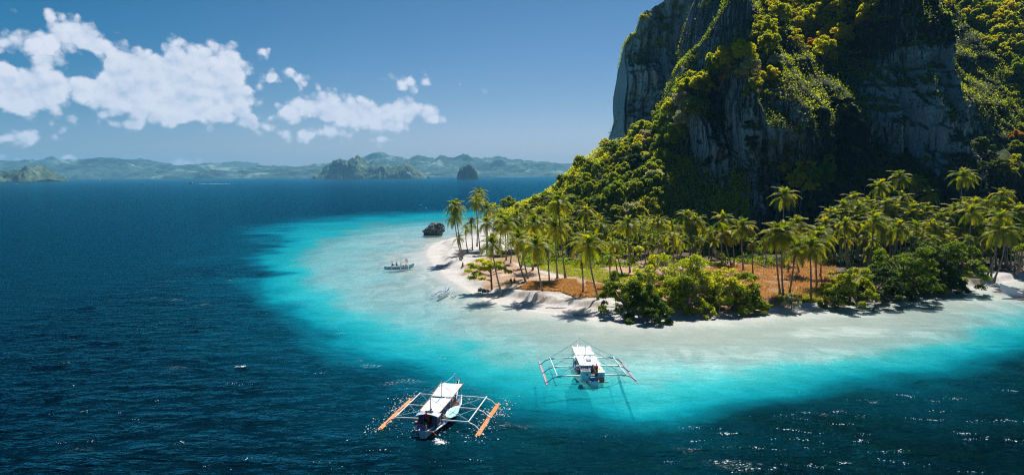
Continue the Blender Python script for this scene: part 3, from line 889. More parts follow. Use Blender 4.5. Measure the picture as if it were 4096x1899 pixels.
M_LEAF_D = leaf_mat('leaf_dark_green', [(0, (.014, .038, .009)), (.5, (.036, .075, .012)), (.85, (.085, .13, .014)), (1, (.18, .19, .02))], .42)
M_LEAF_O = leaf_mat('leaf_rusty_orange', [(0, (0.248, 0.155, 0.019)), (.5, (0.465, 0.248, 0.023)), (1, (0.500, 0.232, 0.031))], .42)
M_LEAF_P = leaf_mat('leaf_pale_grey_green', [(0, (0.232, 0.232, 0.093)), (.5, (0.403, 0.388, 0.186)), (1, (0.500, 0.500, 0.341))], .35)
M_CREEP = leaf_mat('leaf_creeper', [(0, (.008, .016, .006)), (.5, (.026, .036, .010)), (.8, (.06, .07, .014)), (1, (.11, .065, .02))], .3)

# ------------------------------------------------------------------ coconut palms
def frond_mesh(name, L, rise, droop, seed, pairs=33, hang=.55, width=.62):
    """one pinnate leaf along +Y: an arching midrib with two rows of narrow hanging leaflets"""
    rg = np.random.default_rng(seed)
    n = 11
    s = np.linspace(0, 1, n)
    yy = L * (s - .16 * droop * s ** 2.4); zz = L * (rise * s - (rise + .42) * droop * s ** 2.3)
    sw = .10 * L * s ** 2 * rg.normal()
    rib = np.stack([sw, yy, zz], -1)
    V = []; F = []; Tt = []
    for i in range(n):                                   # midrib: a thin three-sided stalk
        w = .055 * (1 - .85 * s[i])
        b = rib[i]
        V += [b + (-w, 0, 0), b + (w, 0, 0), b + (0, 0, -w * 1.2)]
    for i in range(n - 1):
        a = 3 * i
        F += [(a, a + 1, a + 4, a + 3), (a + 1, a + 2, a + 5, a + 4), (a + 2, a, a + 3, a + 5)]
    for k in range(pairs):
        t = .14 + .86 * (k + .5) / pairs
        i = min(int(t * (n - 1)), n - 2); f = t * (n - 1) - i
        b = rib[i] * (1 - f) + rib[i + 1] * f
        tan = rib[i + 1] - rib[i]; tan = tan / np.linalg.norm(tan)
        ll = L * .27 * math.sin(math.pi * min(1, .18 + .80 * t)) ** .7 * rg.uniform(.85, 1.1)
        for sd in (-1, 1):
            side = np.array([sd, 0, 0.]) * math.cos(.5) + tan * .55 + np.array([0, 0, .25 - hang * .4]) + rg.normal(size=3) * .07
            side /= np.linalg.norm(side)
            mid = b + side * ll * .5
            tip = b + side * ll * .88 + np.array([0, 0, -hang * ll * .55])
            wv = tan * (width * .078)
            a = len(V)
            V += [b - wv * .7, b + wv * .7, mid + wv, mid - wv, tip]
            F.append((a, a + 1, a + 2, a + 3)); Tt.append((a + 3, a + 2, a + 4))
    return mesh_np(name, np.array(V), F, Tt)
FRONDS = [frond_mesh('frond_upright', 3.9, .50, .75, 1), frond_mesh('frond_spreading', 4.2, .34, .95, 2), frond_mesh('frond_arching', 4.3, .26, 1.15, 3),
          frond_mesh('frond_drooping', 4.0, .08, 1.25, 4, hang=.8), frond_mesh('frond_young', 3.3, .62, .45, 5)]
for f_ in FRONDS: f_.materials.append(M_FROND)
DRYF = frond_mesh('frond_dry', 3.1, -.15, 1.2, 9, pairs=18, hang=1.0, width=.45); DRYF.materials.append(M_FROND_DRY)
def coco_mesh():
    b = MB()
    rg = random.Random(4)
    for k in range(9):
        an = k * 2.4; r = .26; z = -.25 - .16 * (k % 3)
        c = Vector((math.cos(an) * r, math.sin(an) * r, z))
        bm = bmesh.new(); bmesh.ops.create_icosphere(bm, subdivisions=1, radius=.155)
        b.add([v.co + c for v in bm.verts], [tuple(v.index for v in f.verts) for f in bm.faces]); bm.free()
    return b.mesh('coconut_bunch', True)
COCO = coco_mesh(); COCO.materials.append(M_COCO)
PALM_N = 0
def palm(base, hub, label, group, nf=24, size=1.0, dry=3, seed=0, wind=.25, coconuts=True):
    rg = random.Random(seed)
    root = tag(empty('coconut_palm', base), label, 'palm tree', group)
    base = Vector(base); hub = Vector(hub)
    d = hub - base
    hgt = d.length
    # trunk leaves the ground at a slant and straightens upward
    pts = []; rs = []
    bend = Vector((d.x, d.y, 0)) * rg.uniform(.12, .3) + Vector((rg.uniform(-.3, .3), rg.uniform(-.3, .3), 0))
    for i in range(12):
        t = i / 11
        pts.append(d * t + bend * math.sin(math.pi * t) * .8 + Vector((0, 0, -.35 if i == 0 else 0)))
        rs.append((.11 + .17 * math.exp(-t * 16) + .07 * (1 - t) + .008 * (i % 2)) * (.8 + .2 * size))
    MB().tube(pts, rs, 9).build('trunk', M_TRUNK, root)
    c = len(FRONDS)
    for k in range(nf):
        t = (k + .5) / nf                                    # 0 youngest, upright .. 1 oldest, hanging
        az = k * 2.39996 + rg.uniform(-.25, .25)
        pit = math.radians(78 - 108 * t ** .95 + rg.uniform(-8, 8))
        me = FRONDS[4] if t < .16 else FRONDS[rg.choice((0, 1))] if t < .45 else FRONDS[rg.choice((1, 2))] if t < .75 else FRONDS[3]
        sc = size * rg.uniform(.88, 1.08) * (.85 if t < .16 else 1)
        o = bpy.data.objects.new('frond', me); COL.objects.link(o); o.parent = root
        dr = Vector((math.cos(az) * math.cos(pit), math.sin(az) * math.cos(pit), math.sin(pit)))
        dr = (dr + Vector((wind, -.06, .02)) * (.5 + .5 * rg.random())).normalized()
        q = dr.to_track_quat('Y', 'Z')
        o.rotation_mode = 'QUATERNION'; o.rotation_quaternion = q
        o.location = d + Vector((rg.uniform(-.06, .06), rg.uniform(-.06, .06), rg.uniform(-.1, .12))); o.scale = (sc, sc, sc)
    for k in range(dry):
        az = rg.uniform(0, 6.28)
        o = bpy.data.objects.new('dry_frond', DRYF); COL.objects.link(o); o.parent = root
        dr = Vector((math.cos(az) * .4, math.sin(az) * .4, -.85)).normalized()
        o.rotation_mode = 'QUATERNION'; o.rotation_quaternion = dr.to_track_quat('Y', 'Z'); o.location = d + Vector((0, 0, -.15)); o.scale = (size * .85,) * 3
    if coconuts:
        o = bpy.data.objects.new('coconut_bunch', COCO); COL.objects.link(o); o.parent = root; o.location = d + Vector((0, 0, .02)); o.scale = (size, size, size)
    return root
# crown px, base px ; zone decides the wording of the label
PALMS = [
 ('point', [(1820,829,1850,1035),(1817,868,1846,1030),(1834,954,1856,1022),(1863,918,1873,1012),(1885,900,1890,1003),(1904,811,1920,1000),(1916,778,1908,985),(1945,838,1950,1000),
            (1977,842,1975,985),(1945,893,1948,1015),(1968,978,2005,1172),(2000,917,2005,1022)]),
 ('path', [(2020,903,2025,1043),(2060,880,2075,1000),(2070,960,2106,1131),(2085,965,2113,1114),(2141,988,2174,1185),(2190,997,2198,1142),(2136,898,2131,1077),(2220,917,2230,1112),
           (2232,814,2262,1113),(2268,894,2273,1018),(2352,983,2394,1198),(2326,1039,2332,1175),(2450,973,2474,1110),(2441,1030,2446,1147),(2511,903,2520,1090),(2470,985,2493,1105),
           (2103,842,2110,990),(2342,852,2345,1000),(2403,903,2405,1012),(2066,875,2068,1000),(2028,889,2034,1020)]),
 ('thicket', [(2582,983,2582,1060),(2631,894,2633,1040),(2690,936,2694,1080),(2781,889,2784,1026),(2745,871,2763,1018),(2560,915,2562,1030),(2705,985,2708,1070),(2662,960,2664,1050)]),
 ('clearing', [(2889,883,2889,1046),(2931,950,2936,1058),(2901,938,2925,1060),(2859,962,2844,1034),(2968,913,2974,1082),(3010,974,3012,1100),(3136,787,3148,1040),(3100,944,3121,1182),
               (3130,938,3133,1185),(3179,998,3157,1173),(3185,901,3197,1094),(3239,992,3244,1188),(3269,956,3268,1142),(3281,938,3281,1106),(3064,974,3064,1058),(3152,1000,3153,1088)]),
 ('grove', [(3323,865,3326,1035),(3372,835,3370,1030),(3378,908,3389,1076),(3496,896,3466,1101),(3593,914,3568,1083),(3517,751,3522,1020),(3596,715,3588,1015),(3659,733,3655,1010),
            (3710,781,3712,1020),(3849,709,3826,1050),(3427,841,3430,1040),(3541,823,3545,1040),(3650,841,3655,1040),(3722,908,3730,1060),(3734,962,3738,1080),(3813,847,3815,1050),
            (3457,938,3455,1060),(3463,974,3468,1058),(3402,938,3400,1050),(3336,871,3338,1040),(3312,962,3327,1040),(3855,823,3850,1040)]),
 ('beach', [(3885,853,3867,1080),(3945,823,3940,1050),(4006,787,4000,1055),(4000,877,3945,1113),(4018,932,3975,1122),(3982,938,3963,1107),(3939,914,3939,1070),(4054,853,4045,1070),(4066,938,4060,1080)]),
]
PALMS.append(('ridge', [(x, y, x + (i * 37) % 17 - 8, by) for i, (x, y, by) in enumerate([(2045,930,1010),(2085,905,990),(2125,935,1000),(2160,900,985),(2182,945,1005),(2205,880,980),(2250,935,1000),(2285,950,1015),(2310,900,990),(2330,945,1012),
    (2370,925,1000),(2395,960,1020),(2425,945,1012),(2465,915,1005),(2490,950,1020),(2535,960,1030),(2555,930,1015),(2600,925,1015),(2615,955,1032),(2650,920,1010),(2725,920,1015),(2760,945,1030),(2810,925,1020),(2385,880,985),(2570,890,1000)])]))
PALMS.append(('back', [(x, y, x + (i * 31) % 13 - 6, by) for i, (x, y, by) in enumerate([(3345,915,1050),(3365,945,1060),(3425,905,1045),(3480,870,1040),(3505,925,1055),(3560,880,1042),(3565,950,1062),(3620,905,1050),(3680,880,1045),(3690,950,1065),(3760,880,1048),(3775,930,1062),
    (3830,905,1055),(3880,915,1060),(3920,880,1055),(3960,870,1060),(4035,905,1068),(4085,890,1068),(3410,800,1030),(3465,820,1032),(3605,800,1030),(3900,820,1045)])]))
_mr = random.Random(55)
PALMS.append(('middle', [(x, y, x + _mr.randint(-14, 14), by) for x, y, by in [(2005,880,1012),(2050,960,1055),(2095,985,1068),(2160,985,1060),(2175,880,995),(2230,960,1040),(2275,935,1022),(2300,965,1040),(2345,905,1006),(2360,950,1030),(2420,915,1010),(2440,985,1060),(2490,905,1012),(2520,985,1055),(2545,940,1040),(2590,960,1045),(2640,975,1050),(2685,905,1022),(2720,965,1050),(2770,915,1025),(2800,960,1045),(2840,925,1030)]]))
PALMS.append(('deep', [(x, y, x + _mr.randint(-10, 10), by) for x, y, by in [(3300,900,1050),(3355,865,1040),(3390,960,1068),(3440,880,1048),(3490,960,1072),(3530,905,1055),(3580,845,1040),(3600,945,1068),(3640,870,1045),(3665,925,1060),(3705,850,1042),(3745,925,1062),(3790,880,1052),(3800,960,1075),(3845,870,1052),(3870,960,1075),(3905,915,1066),(3930,950,1078),(3975,910,1066),(4020,840,1062),(4045,940,1076),(4075,850,1066)]]))
WORDS = {'middle': 'behind the lawn and thicket', 'deep': 'low in the right grove', 'ridge': 'at the foot of the wooded ridge', 'back': 'deep in the shaded right grove', 'point': 'on the sandy point by the grey rock', 'path': 'by the lawn and white path', 'thicket': 'behind the large shore thicket',
         'clearing': 'on the dry orange clearing', 'grove': 'in the grove under the cliff', 'beach': 'above the shaded right beach'}
ORD = ['first', 'second', 'third', 'fourth', 'fifth', 'sixth', 'seventh', 'eighth', 'ninth', 'tenth', 'eleventh', 'twelfth', 'thirteenth', 'fourteenth', 'fifteenth', 'sixteenth',
       'seventeenth', 'eighteenth', 'nineteenth', 'twentieth', 'twenty-first', 'twenty-second', 'twenty-third', 'twenty-fourth', 'twenty-fifth']
TREE_XY = []
ps = 0
for zone, lst in PALMS:
    order = {c: i for i, c in enumerate(sorted(lst))}
    for c in lst:
        cx, cyy, bx, by = c
        g = on_ground(bx, by)
        hub = atY(cx, cyy, g.y - .4)
        ps += 1
        hh = (hub - g).length
        lean = (hub.x - g.x) / max(hh, 1)
        adj = 'very tall' if hh > 19 else 'tall' if hh > 13.5 else 'short' if hh < 8.5 else 'mid-height'
        ln = ' leaning left' if lean < -.10 else ' leaning right' if lean > .10 else ''
        big = 1.0 if zone in ('path', 'clearing') else .95
        right = zone in ('grove', 'beach', 'clearing', 'back', 'deep')
        palm(g, hub, f'{adj} coconut palm{ln} {WORDS[zone]}, {ORD[order[c]]} from left', 'coconut palms ' + WORDS[zone],
             nf=(30 if hh > 9 else 17), size=1.06 * big * (.62 if hh < 8 else 1.0) * (.93 + .14 * random.random()), dry=1 + (ps * 7) % 5 + (2 if zone in ('path',) and ps % 3 == 0 else 0), seed=ps, wind=.40 if right else .22)
        TREE_XY.append((g.x, g.y))

# ------------------------------------------------------------------ leafy crowns
def leaf_cloud(rg, centers, radii, n, leaf, flat=.8, shell=.5):
    """n four-cornered leaf clumps through a set of lobes; fuller towards the outside of each lobe"""
    centers = np.asarray(centers); radii = np.asarray(radii)
    w = radii ** 2.2; w = w / w.sum()
    idx = rg.choice(len(centers), size=n, p=w)
    d = rg.normal(size=(n, 3)); d /= np.linalg.norm(d, axis=1, keepdims=True)
    d[:, 2] = np.where(d[:, 2] < -.55, -d[:, 2] * .5, d[:, 2])
    r = (shell + (1 - shell) * rg.random(n) ** .6)
    clump = 1 + .22 * fbm(d[:, 0] * 2.6 + idx * 7.1, d[:, 1] * 2.6, d[:, 2] * 2.6, 2, 77)
    pos = centers[idx] + d * (radii[idx] * r * clump)[:, None] * np.array([1, 1, flat])
    nrm = d * .6 + rg.normal(size=(n, 3)) * .55 + np.array([0, 0, .35]); nrm /= np.linalg.norm(nrm, axis=1, keepdims=True)
    t = np.cross(nrm, rg.normal(size=(n, 3))); t /= np.linalg.norm(t, axis=1, keepdims=True); b = np.cross(nrm, t)
    s = (leaf * rg.uniform(.6, 1.35, n))[:, None]
    q = np.stack([pos - t * s * .5, pos + b * s * .30 + nrm * s * .06, pos + t * s * .5, pos - b * s * .30 + nrm * s * .06], 1)
    LAST['clump'] = np.repeat(rg.random(len(centers))[idx] * .7 + .3 * (clump - .8), 4)
    return q.reshape(-1, 3)
LAST = {}
def quads_mesh(name, v):
    me = mesh_np(name, v, np.arange(len(v)).reshape(-1, 4))
    if len(LAST.get('clump', ())) == len(v): set_attr(me, 'clump', LAST['clump'])
    return me
def broad_tree(seed, R, hgt, n, leaf, lobes, flat=.95, trunk_h=.12, bare=0.0, spread=1.0):
    """crown mesh and trunk mesh of one broadleaf tree, base at the origin"""
    rg = np.random.default_rng(seed)
    cs = []; rr = []
    for k in range(lobes):
        an = k * 2.4 + rg.uniform(-.5, .5); rad = R * spread * math.sqrt((k + .3) / lobes) * rg.uniform(.5, .95)
        dome = math.sqrt(max(0, 1 - (rad / (R * 1.05)) ** 2))
        lo = trunk_h + .06
        z = hgt * (lo + (.86 - lo) * dome * (rg.uniform(.25, .65) if k % 3 == 2 else rg.uniform(.8, 1.08)))
        jx, jy, jz = rg.normal(size=3) * R * .13
        cs.append((rad * math.cos(an) + jx, rad * math.sin(an) + jy, max(.3, z + jz))); rr.append(R * rg.uniform(.11, .31) * (1.15 if k % 3 == 2 else 1))
    crown = quads_mesh('crown', leaf_cloud(rg, cs, rr, n, leaf, flat))
    b = MB()
    b.tube([(0, 0, -1.0), (.1 * R, 0, hgt * trunk_h * .5), (0, .05 * R, hgt * trunk_h)], [R * .085, R * .06, R * .05], 7)
    for (x, y, z) in cs[:max(5, lobes // 2)]:
        b.tube([(0, .05 * R, hgt * trunk_h * .85), (x * .45, y * .45, hgt * trunk_h + (z - hgt * trunk_h) * .35), (x * .9, y * .9, z * .98)], [R * .04, R * .028, R * .008], 5)
    return crown, b.mesh('trunk', True)
def bare_tree(seed, R, hgt, depth=4):
    rg = random.Random(seed)
    b = MB()
    def grow(p, d, L, r, k):
        e = p + d * L
        mid = p + d * L * .5 + Vector((rg.uniform(-.1, .1), rg.uniform(-.1, .1), rg.uniform(-.02, .08))) * L
        b.tube([p, mid, e], [r, r * .82, r * .62], 5 if k < 2 else 4, cap=False)
        if k >= depth: return
        for _ in range(3 if k < 3 else 2):
            nd = (d + Vector((rg.uniform(-1, 1), rg.uniform(-1, 1), rg.uniform(-.35, .75))) * .85).normalized()
            grow(e if _ else mid, nd, L * rg.uniform(.6, .82), r * .58, k + 1)
    grow(Vector((0, 0, -.5)), Vector((rg.uniform(-.3, .3), rg.uniform(-.3, .1), 1)).normalized(), hgt * .38, R * .045, 0)
    return b.mesh('branches', True)
PROTO = {}
for key, mt, args in (('yellow', M_LEAF_Y, (1, 4.2, 7.6, 5200, .58, 30)), ('yellow2', M_LEAF_Y, (2, 3.8, 5.8, 4200, .54, 24)), ('green', M_LEAF_G, (3, 4.4, 8.2, 5600, .58, 32)),
                      ('green2', M_LEAF_G, (4, 3.5, 5.8, 4000, .52, 24)), ('dark', M_LEAF_D, (5, 4.0, 7.2, 5200, .56, 28)), ('orange', M_LEAF_O, (6, 2.6, 4.2, 2400, .42, 15)),
                      ('pale', M_LEAF_P, (7, 4.0, 7.2, 5200, .48, 28)), ('shrub', M_LEAF_Y, (8, 2.1, 2.8, 1700, .38, 14)), ('shrubg', M_LEAF_G, (9, 2.2, 2.8, 1700, .38, 14)), ('shrubd', M_LEAF_D, (10, 2.2, 3.0, 1800, .38, 14))):
    cr, tk = broad_tree(*args)
    cr.materials.append(mt); tk.materials.append(M_BARK)
    PROTO[key] = (cr, tk)
BARE = [bare_tree(s, 3.0, 6.5) for s in (1, 2, 3)]
for b_ in BARE: b_.materials.append(M_PALE)
def plant(name, key, loc, rz, s, label, cat, group, tilt=(0, 0)):
    root = tag(empty(name, loc, rz), label, cat, group)
    root.rotation_euler = (tilt[0], tilt[1], rz)
    root.scale = (s, s, s * random.uniform(.88, 1.12))
    cr, tk = PROTO[key]
    link('crown', cr, None, root); link('trunk', tk, None, root)
    return root
def bvh_of(name):
    P, o = SURF[name]
    nu_, nv_ = P.shape[:2]
    return BVHTree.FromPolygons([tuple(p) for p in P.reshape(-1, 3)], [tuple(int(i) for i in q) for q in grid_quads(nu_, nv_)])
BV = {k: bvh_of(k) for k in SURF}
CAMV = Vector((0, 0, CAM_H))
def hit(px, py, names=('cliff', 'hillside', 'rock_tower')):
    d = ray(px, py).normalized(); best = None
    for n_ in names:
        r = BV[n_].ray_cast(CAMV, d, 2000)
        if r[0] is not None and (best is None or r[3] < best[1]):
            best = (r[0], r[3], r[1], n_)
    return best
def in_poly(px, py, poly):
    return bool(inside(np.array([[px, py]], float), np.array(poly, float))[0])
def sample_poly(poly, n, rg, gap):
    xs = [p[0] for p in poly]; ys = [p[1] for p in poly]; out_ = []; tries = 0
    while len(out_) < n and tries < n * 60:
        tries += 1
        x = rg.uniform(min(xs), max(xs)); y = rg.uniform(min(ys), max(ys))
        if in_poly(x, y, poly) and all((x - a) ** 2 + (y - b) ** 2 > gap * gap for a, b in out_):
            out_.append((x, y))
    return out_
VR = random.Random(21)
ROWN = ['top', 'second', 'third', 'fourth', 'fifth', 'sixth', 'seventh', 'eighth', 'ninth', 'tenth', 'eleventh', 'twelfth', 'thirteenth', 'fourteenth', 'fifteenth']
def vegetate(poly, n, gap, keys, smin, smax, names, where, cat, name, group, sink=.4, flip=False):
    got = []
    for (x, y) in sample_poly(poly, n, VR, gap):
        h = hit(x, y)
        if h is None or h[3] not in names: continue
        k = VR.choices([a for a, _ in keys], [b for _, b in keys])[0]
        got.append((x, y, k, h[0] + Vector((0, sink * .5, -sink)), VR.uniform(0, 6.28), VR.uniform(smin, smax), (VR.uniform(-.1, .22), VR.uniform(-.15, .15))))
    got.sort(key=lambda g: g[1])
    per = 9
    for r in range(0, len(got), per):
        row = sorted(got[r:r + per], key=lambda g: g[0])
        for i, g in enumerate(row):
            where_row = f'{ROWN[r // per]} row, ' if len(got) > per else ''
            plant(name, g[2], g[3], g[4], g[5], f'{KW[g[2]]} {cat} {where}, {where_row}{ORD[i]} from left', cat, group, tilt=g[6])
KW = {'yellow': 'sunlit yellow-green', 'yellow2': 'bright yellow-green low', 'green': 'fresh green', 'green2': 'small green', 'dark': 'dark green', 'orange': 'rusty orange', 'pale': 'pale greyish flowering', 'shrub': 'small yellow-green', 'shrubg': 'small green', 'shrubd': 'small dark green'}
HS = 'trees covering the wooded ridge'
mixy = [('yellow', 5), ('yellow2', 4), ('green', 3), ('green2', 2), ('pale', 1.4), ('orange', .5)]
vegetate([(2000,838),(2110,800),(2240,735),(2370,625),(2440,575),(2520,535),(2600,545),(2560,640),(2420,720),(2250,800),(2120,860),(2020,868)], 62, 30, mixy, .5, 1.1, ('hillside',), "on the ridge crest", 'tree', 'hillside_tree', HS)
vegetate([(2560,520),(2680,440),(2760,360),(2850,300),(2920,240),(2930,300),(2810,420),(2780,520),(2700,640),(2640,760),(2560,760)], 60, 32, [('yellow', 6), ('yellow2', 3), ('green', 3), ('pale', 1.6), ('orange', .3)], .6, 1.4, ('hillside', 'cliff'), "below the rock tower", 'tree', 'hillside_tree', HS)
vegetate([(2080,870),(2250,800),(2420,720),(2560,640),(2640,700),(2650,820),(2620,900),(2440,900),(2260,910),(2100,915)], 70, 32, [('green', 5), ('green2', 4), ('yellow', 3), ('yellow2', 2), ('dark', 2), ('pale', .5)], .5, 1.15, ('hillside', 'cliff'), "above the lawn palms", 'tree', 'hillside_tree', HS)
CS = 'bushes clinging to the cliff'
vegetate([(2830,345),(2900,240),(2985,150),(3050,0),(3160,0),(3130,180),(3090,330),(3060,430),(3000,420),(2960,300),(2900,340),(2850,420)], 46, 26, [('shrub', 5), ('yellow2', 3), ('shrubg', 3), ('orange', .6), ('pale', 1)], .7, 1.25, ('cliff',), 'on the left rib of the cliff', 'bush', 'cliff_bush', CS)
vegetate([(3060,0),(3540,0),(3500,90),(3430,130),(3340,260),(3250,250),(3160,160)], 74, 24, [('shrub', 5), ('yellow2', 4), ('shrubg', 2), ('orange', .8)], .8, 1.4, ('cliff',), "on the cliff's sunny shoulder", 'bush', 'cliff_bush', CS)
vegetate([(3780,0),(4096,0),(4096,340),(4040,260),(3960,190),(3900,110),(3830,60)], 120, 20, [('yellow2', 4), ('shrub', 4), ('green2', 3), ('shrubg', 3), ('orange', .4)], .8, 1.35, ('cliff',), "on the upper right slope", 'bush', 'cliff_bush', CS)
vegetate([(3980,200),(4096,300),(4096,700),(4030,700),(4060,480),(4000,330)], 22, 30, [('shrubg', 4), ('shrub', 3), ('orange', .5)], .7, 1.2, ('cliff',), "at the cliff's right edge", 'bush', 'cliff_bush', CS)
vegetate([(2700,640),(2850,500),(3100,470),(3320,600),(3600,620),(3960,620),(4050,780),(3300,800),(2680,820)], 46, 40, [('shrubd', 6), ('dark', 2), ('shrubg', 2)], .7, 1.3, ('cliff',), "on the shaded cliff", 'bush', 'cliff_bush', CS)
vegetate([(3080,620),(3180,600),(3320,690),(3310,780),(3180,770),(3090,700)], 12, 30, [('shrubg', 3), ('yellow2', 2), ('green2', 3)], .9, 1.4, ('cliff',), "above the single tall palm", 'bush', 'cliff_bush', CS, sink=0)
vegetate([(2565,70),(2640,40),(2700,0),(2760,0),(2720,80),(2680,160),(2640,240),(2570,170)], 34, 26, [('shrub', 5), ('yellow2', 3), ('shrubg', 4), ('green2', 1)], .6, 1.15, ('rock_tower',), "on the tower shoulder", 'bush', 'tower_bush', 'bushes on the rock tower', sink=.2)
vegetate([(2515,150),(2570,150),(2575,300),(2540,300)], 14, 24, [('shrubg', 4), ('shrub', 2), ('shrubd', 1)], .6, 1.1, ('rock_tower',), "on the tower edge", 'bush', 'tower_bush', 'bushes on the rock tower', sink=.2)
for i, (x, y, s, w) in enumerate([(3090,440,1.1,'grey leafless tree on the left rib of the cliff'),(3040,400,.8,'small pale leafless tree beside the rib bushes'),(3200,590,1.0,'pale twisted bare tree above the tall single palm'),(3150,650,1.1,'spreading bare tree with thin pale limbs low on the cliff'),
                                  (2900,530,.8,'thin bare tree on the left face of the cliff'),(3230,240,1.0,'white bare tree below the sunny shoulder of the cliff'),(2445,640,1.2,'bare pale tree among the ridge crowns'),(2410,760,1.1,'bare leaning tree low on the wooded ridge'),(3760,150,.7,'small bare tree on the dark upper cliff'),(4075,590,.8,'bare pale tree at the right edge of the cliff'),(3480,560,.8,'dim bare tree on the dark cliff face'),(2860,1010,.75,'bare grey shrub behind the shore thicket')]):
    h = hit(x, y) if y < 900 else None
    p = h[0] if h else on_ground(x, y + 40)
    r_ = tag(empty('bare_tree', p, i * 1.3), w, 'tree', 'bare trees'); r_.scale = (s, s, s)
    link('branches', BARE[i % 3], None, r_)

# undergrowth and creepers: leaf litter by the tens of thousands, one object each
def leaves_on(name, surf, n, leaf, mat, weight, seed, lift):
    rg = np.random.default_rng(seed)
    P, o = SURF[surf]
    a, b = P[:-1, :-1], P[1:, 1:]
    ctr = (a + b) / 2
    e1 = P[1:, :-1] - a; e2 = P[:-1, 1:] - a
    nr = np.cross(e1, e2); ar = np.linalg.norm(nr, axis=-1)
    nr = nr / np.maximum(ar, 1e-9)[..., None]
    if (nr[..., 1].mean() > 0): nr = -nr
    w = (ar * weight(ctr, nr)).ravel(); w = w / w.sum()
    idx = rg.choice(len(w), size=n, p=w)
    c = ctr.reshape(-1, 3)[idx]; nn = nr.reshape(-1, 3)[idx]
    c = c + e1.reshape(-1, 3)[idx] * rg.uniform(-.5, .5, (n, 1)) + e2.reshape(-1, 3)[idx] * rg.uniform(-.5, .5, (n, 1)) + nn * (lift * rg.random((n, 1)) ** 1.5)
    nd = nn * .5 + rg.normal(size=(n, 3)) * .6 + np.array([0, 0, .3]); nd /= np.linalg.norm(nd, axis=1, keepdims=True)
    t = np.cross(nd, rg.normal(size=(n, 3))); t /= np.linalg.norm(t, axis=1, keepdims=True); bb = np.cross(nd, t)
    s = (leaf * rg.uniform(.6, 1.4, n))[:, None]
    q = np.stack([c - t * s * .5, c + bb * s * .32, c + t * s * .5, c - bb * s * .32], 1).reshape(-1, 3)
    o = link(name, quads_mesh(name, q), mat)
    return tag(o, kind='stuff')
leaves_on('undergrowth', 'hillside', 150000, .62, M_LEAF_Y, lambda c, n: (c[..., 2] > 1.5) * (c[..., 1] < 345) * (.25 + sstep(fbm(c[..., 0] / 7, c[..., 1] / 7, c[..., 2] / 7, 2, 501), -.3, .5)), 31, 3.4)
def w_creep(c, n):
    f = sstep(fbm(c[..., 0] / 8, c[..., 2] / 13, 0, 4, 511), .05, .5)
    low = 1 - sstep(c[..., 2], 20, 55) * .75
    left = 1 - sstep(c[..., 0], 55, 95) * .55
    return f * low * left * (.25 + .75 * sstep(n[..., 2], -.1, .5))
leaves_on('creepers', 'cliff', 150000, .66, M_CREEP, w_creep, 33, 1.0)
leaves_on('slope_scrub', 'cliff', 240000, .58, M_LEAF_Y, lambda c, n: sstep(n[..., 2], .25, .6) * sstep(c[..., 2], 34, 52) * (.22 + sstep(fbm(c[..., 0] / 7, c[..., 2] / 9, 0, 2, 521), -.45, .15)), 35, 1.5)
leaves_on('hanging_scrub', 'cliff', 60000, .6, M_LEAF_G, lambda c, n: sstep(c[..., 2], 14, 30) * sstep(n[..., 2], -.05, .4) * sstep(fbm(c[..., 0] / 6, c[..., 2] / 10, 3, 3, 541), .12, .5) * (1 - .8 * sstep(c[..., 0], 84, 100)), 39, 1.3)
leaves_on('tower_scrub', 'rock_tower', 34000, .95, M_LEAF_G, lambda c, n: sstep(n[..., 2], .12, .55) * sstep(fbm(c[..., 0] / 12, c[..., 2] / 14, 0, 2, 531), -.05, .5), 37, 1.2)
# ------------------------------------------------------------------ shore thicket, single trees, rocks and driftwood
def shore_tree(name, base, R, hgt, n, leaf, lobes_, mat, label, seed, trunk_h=.06, rz=0.0, cat='tree', group=None, bark=None, fill=1.0, low=.04):
    """ragged crown: small leafy sprays on the ends of many limbs, with gaps between them"""
    rg = np.random.default_rng(seed)
    N = int(lobes_ * 5 * fill); cs = []; rr = []
    while len(cs) < N:
        x, y = rg.uniform(-1, 1, 2); q = x * x + y * y
        if q > 1: continue
        top = (1 - q ** 1.5) ** .6 * (.80 + .34 * float(fbm(np.array([x * 1.7 + seed]), np.array([y * 1.7]), 0, 2, seed)[0]))
        z = top * (1 - rg.random() ** 1.6 * .8)
        z = max(low, z)
        if float(fbm(np.array([x * 2.6]), np.array([y * 2.6 + seed]), np.array([z * 3.0]), 2, seed + 3)[0]) < -.28: continue
        cs.append((x * R, y * R, z * hgt)); rr.append(R * rg.uniform(.09, .19))
    crown = quads_mesh('crown', leaf_cloud(rg, cs, rr, int(n * 1.5), leaf, .75, .3))
    b = MB(); hub = hgt * .22
    b.tube([(0, 0, -.8), (.06 * R, 0, hub * .6), (0, .04 * R, hub)], [R * .06, R * .045, R * .04], 7)
    order = sorted(range(len(cs)), key=lambda i: -cs[i][2])
    for i in order[::3][:34]:
        x, y, z = cs[i]; j = rg.uniform(-.12, .12, 3) * R
        b.tube([(0, .03 * R, hub * rg.uniform(.4, 1)), (x * .35 + j[0], y * .35 + j[1], hub + (z - hub) * .45), (x * .7 + j[1], y * .7 + j[2], hub + (z - hub) * .8), (x, y, z)], [R * .028, R * .02, R * .012, R * .005], 5, cap=False)
    root = tag(empty(name, base, rz), label, cat, group)
    link('crown', crown, mat, root); link('trunk', b.mesh('trunk', True), bark or M_BARK, root)
    return root
M_SH_D = leaf_mat('leaf_shore_dark', [(0, (.025, .065, .010)), (.5, (.075, .135, .013)), (.85, (.19, .24, .016)), (1, (.36, .34, .03))], .52)
M_SH_Y = leaf_mat('leaf_shore_light', [(0, (.12, .18, .018)), (.5, (.27, .32, .026)), (1, (.48, .46, .06))], .62)
def og(px, py): return on_ground(px, py)
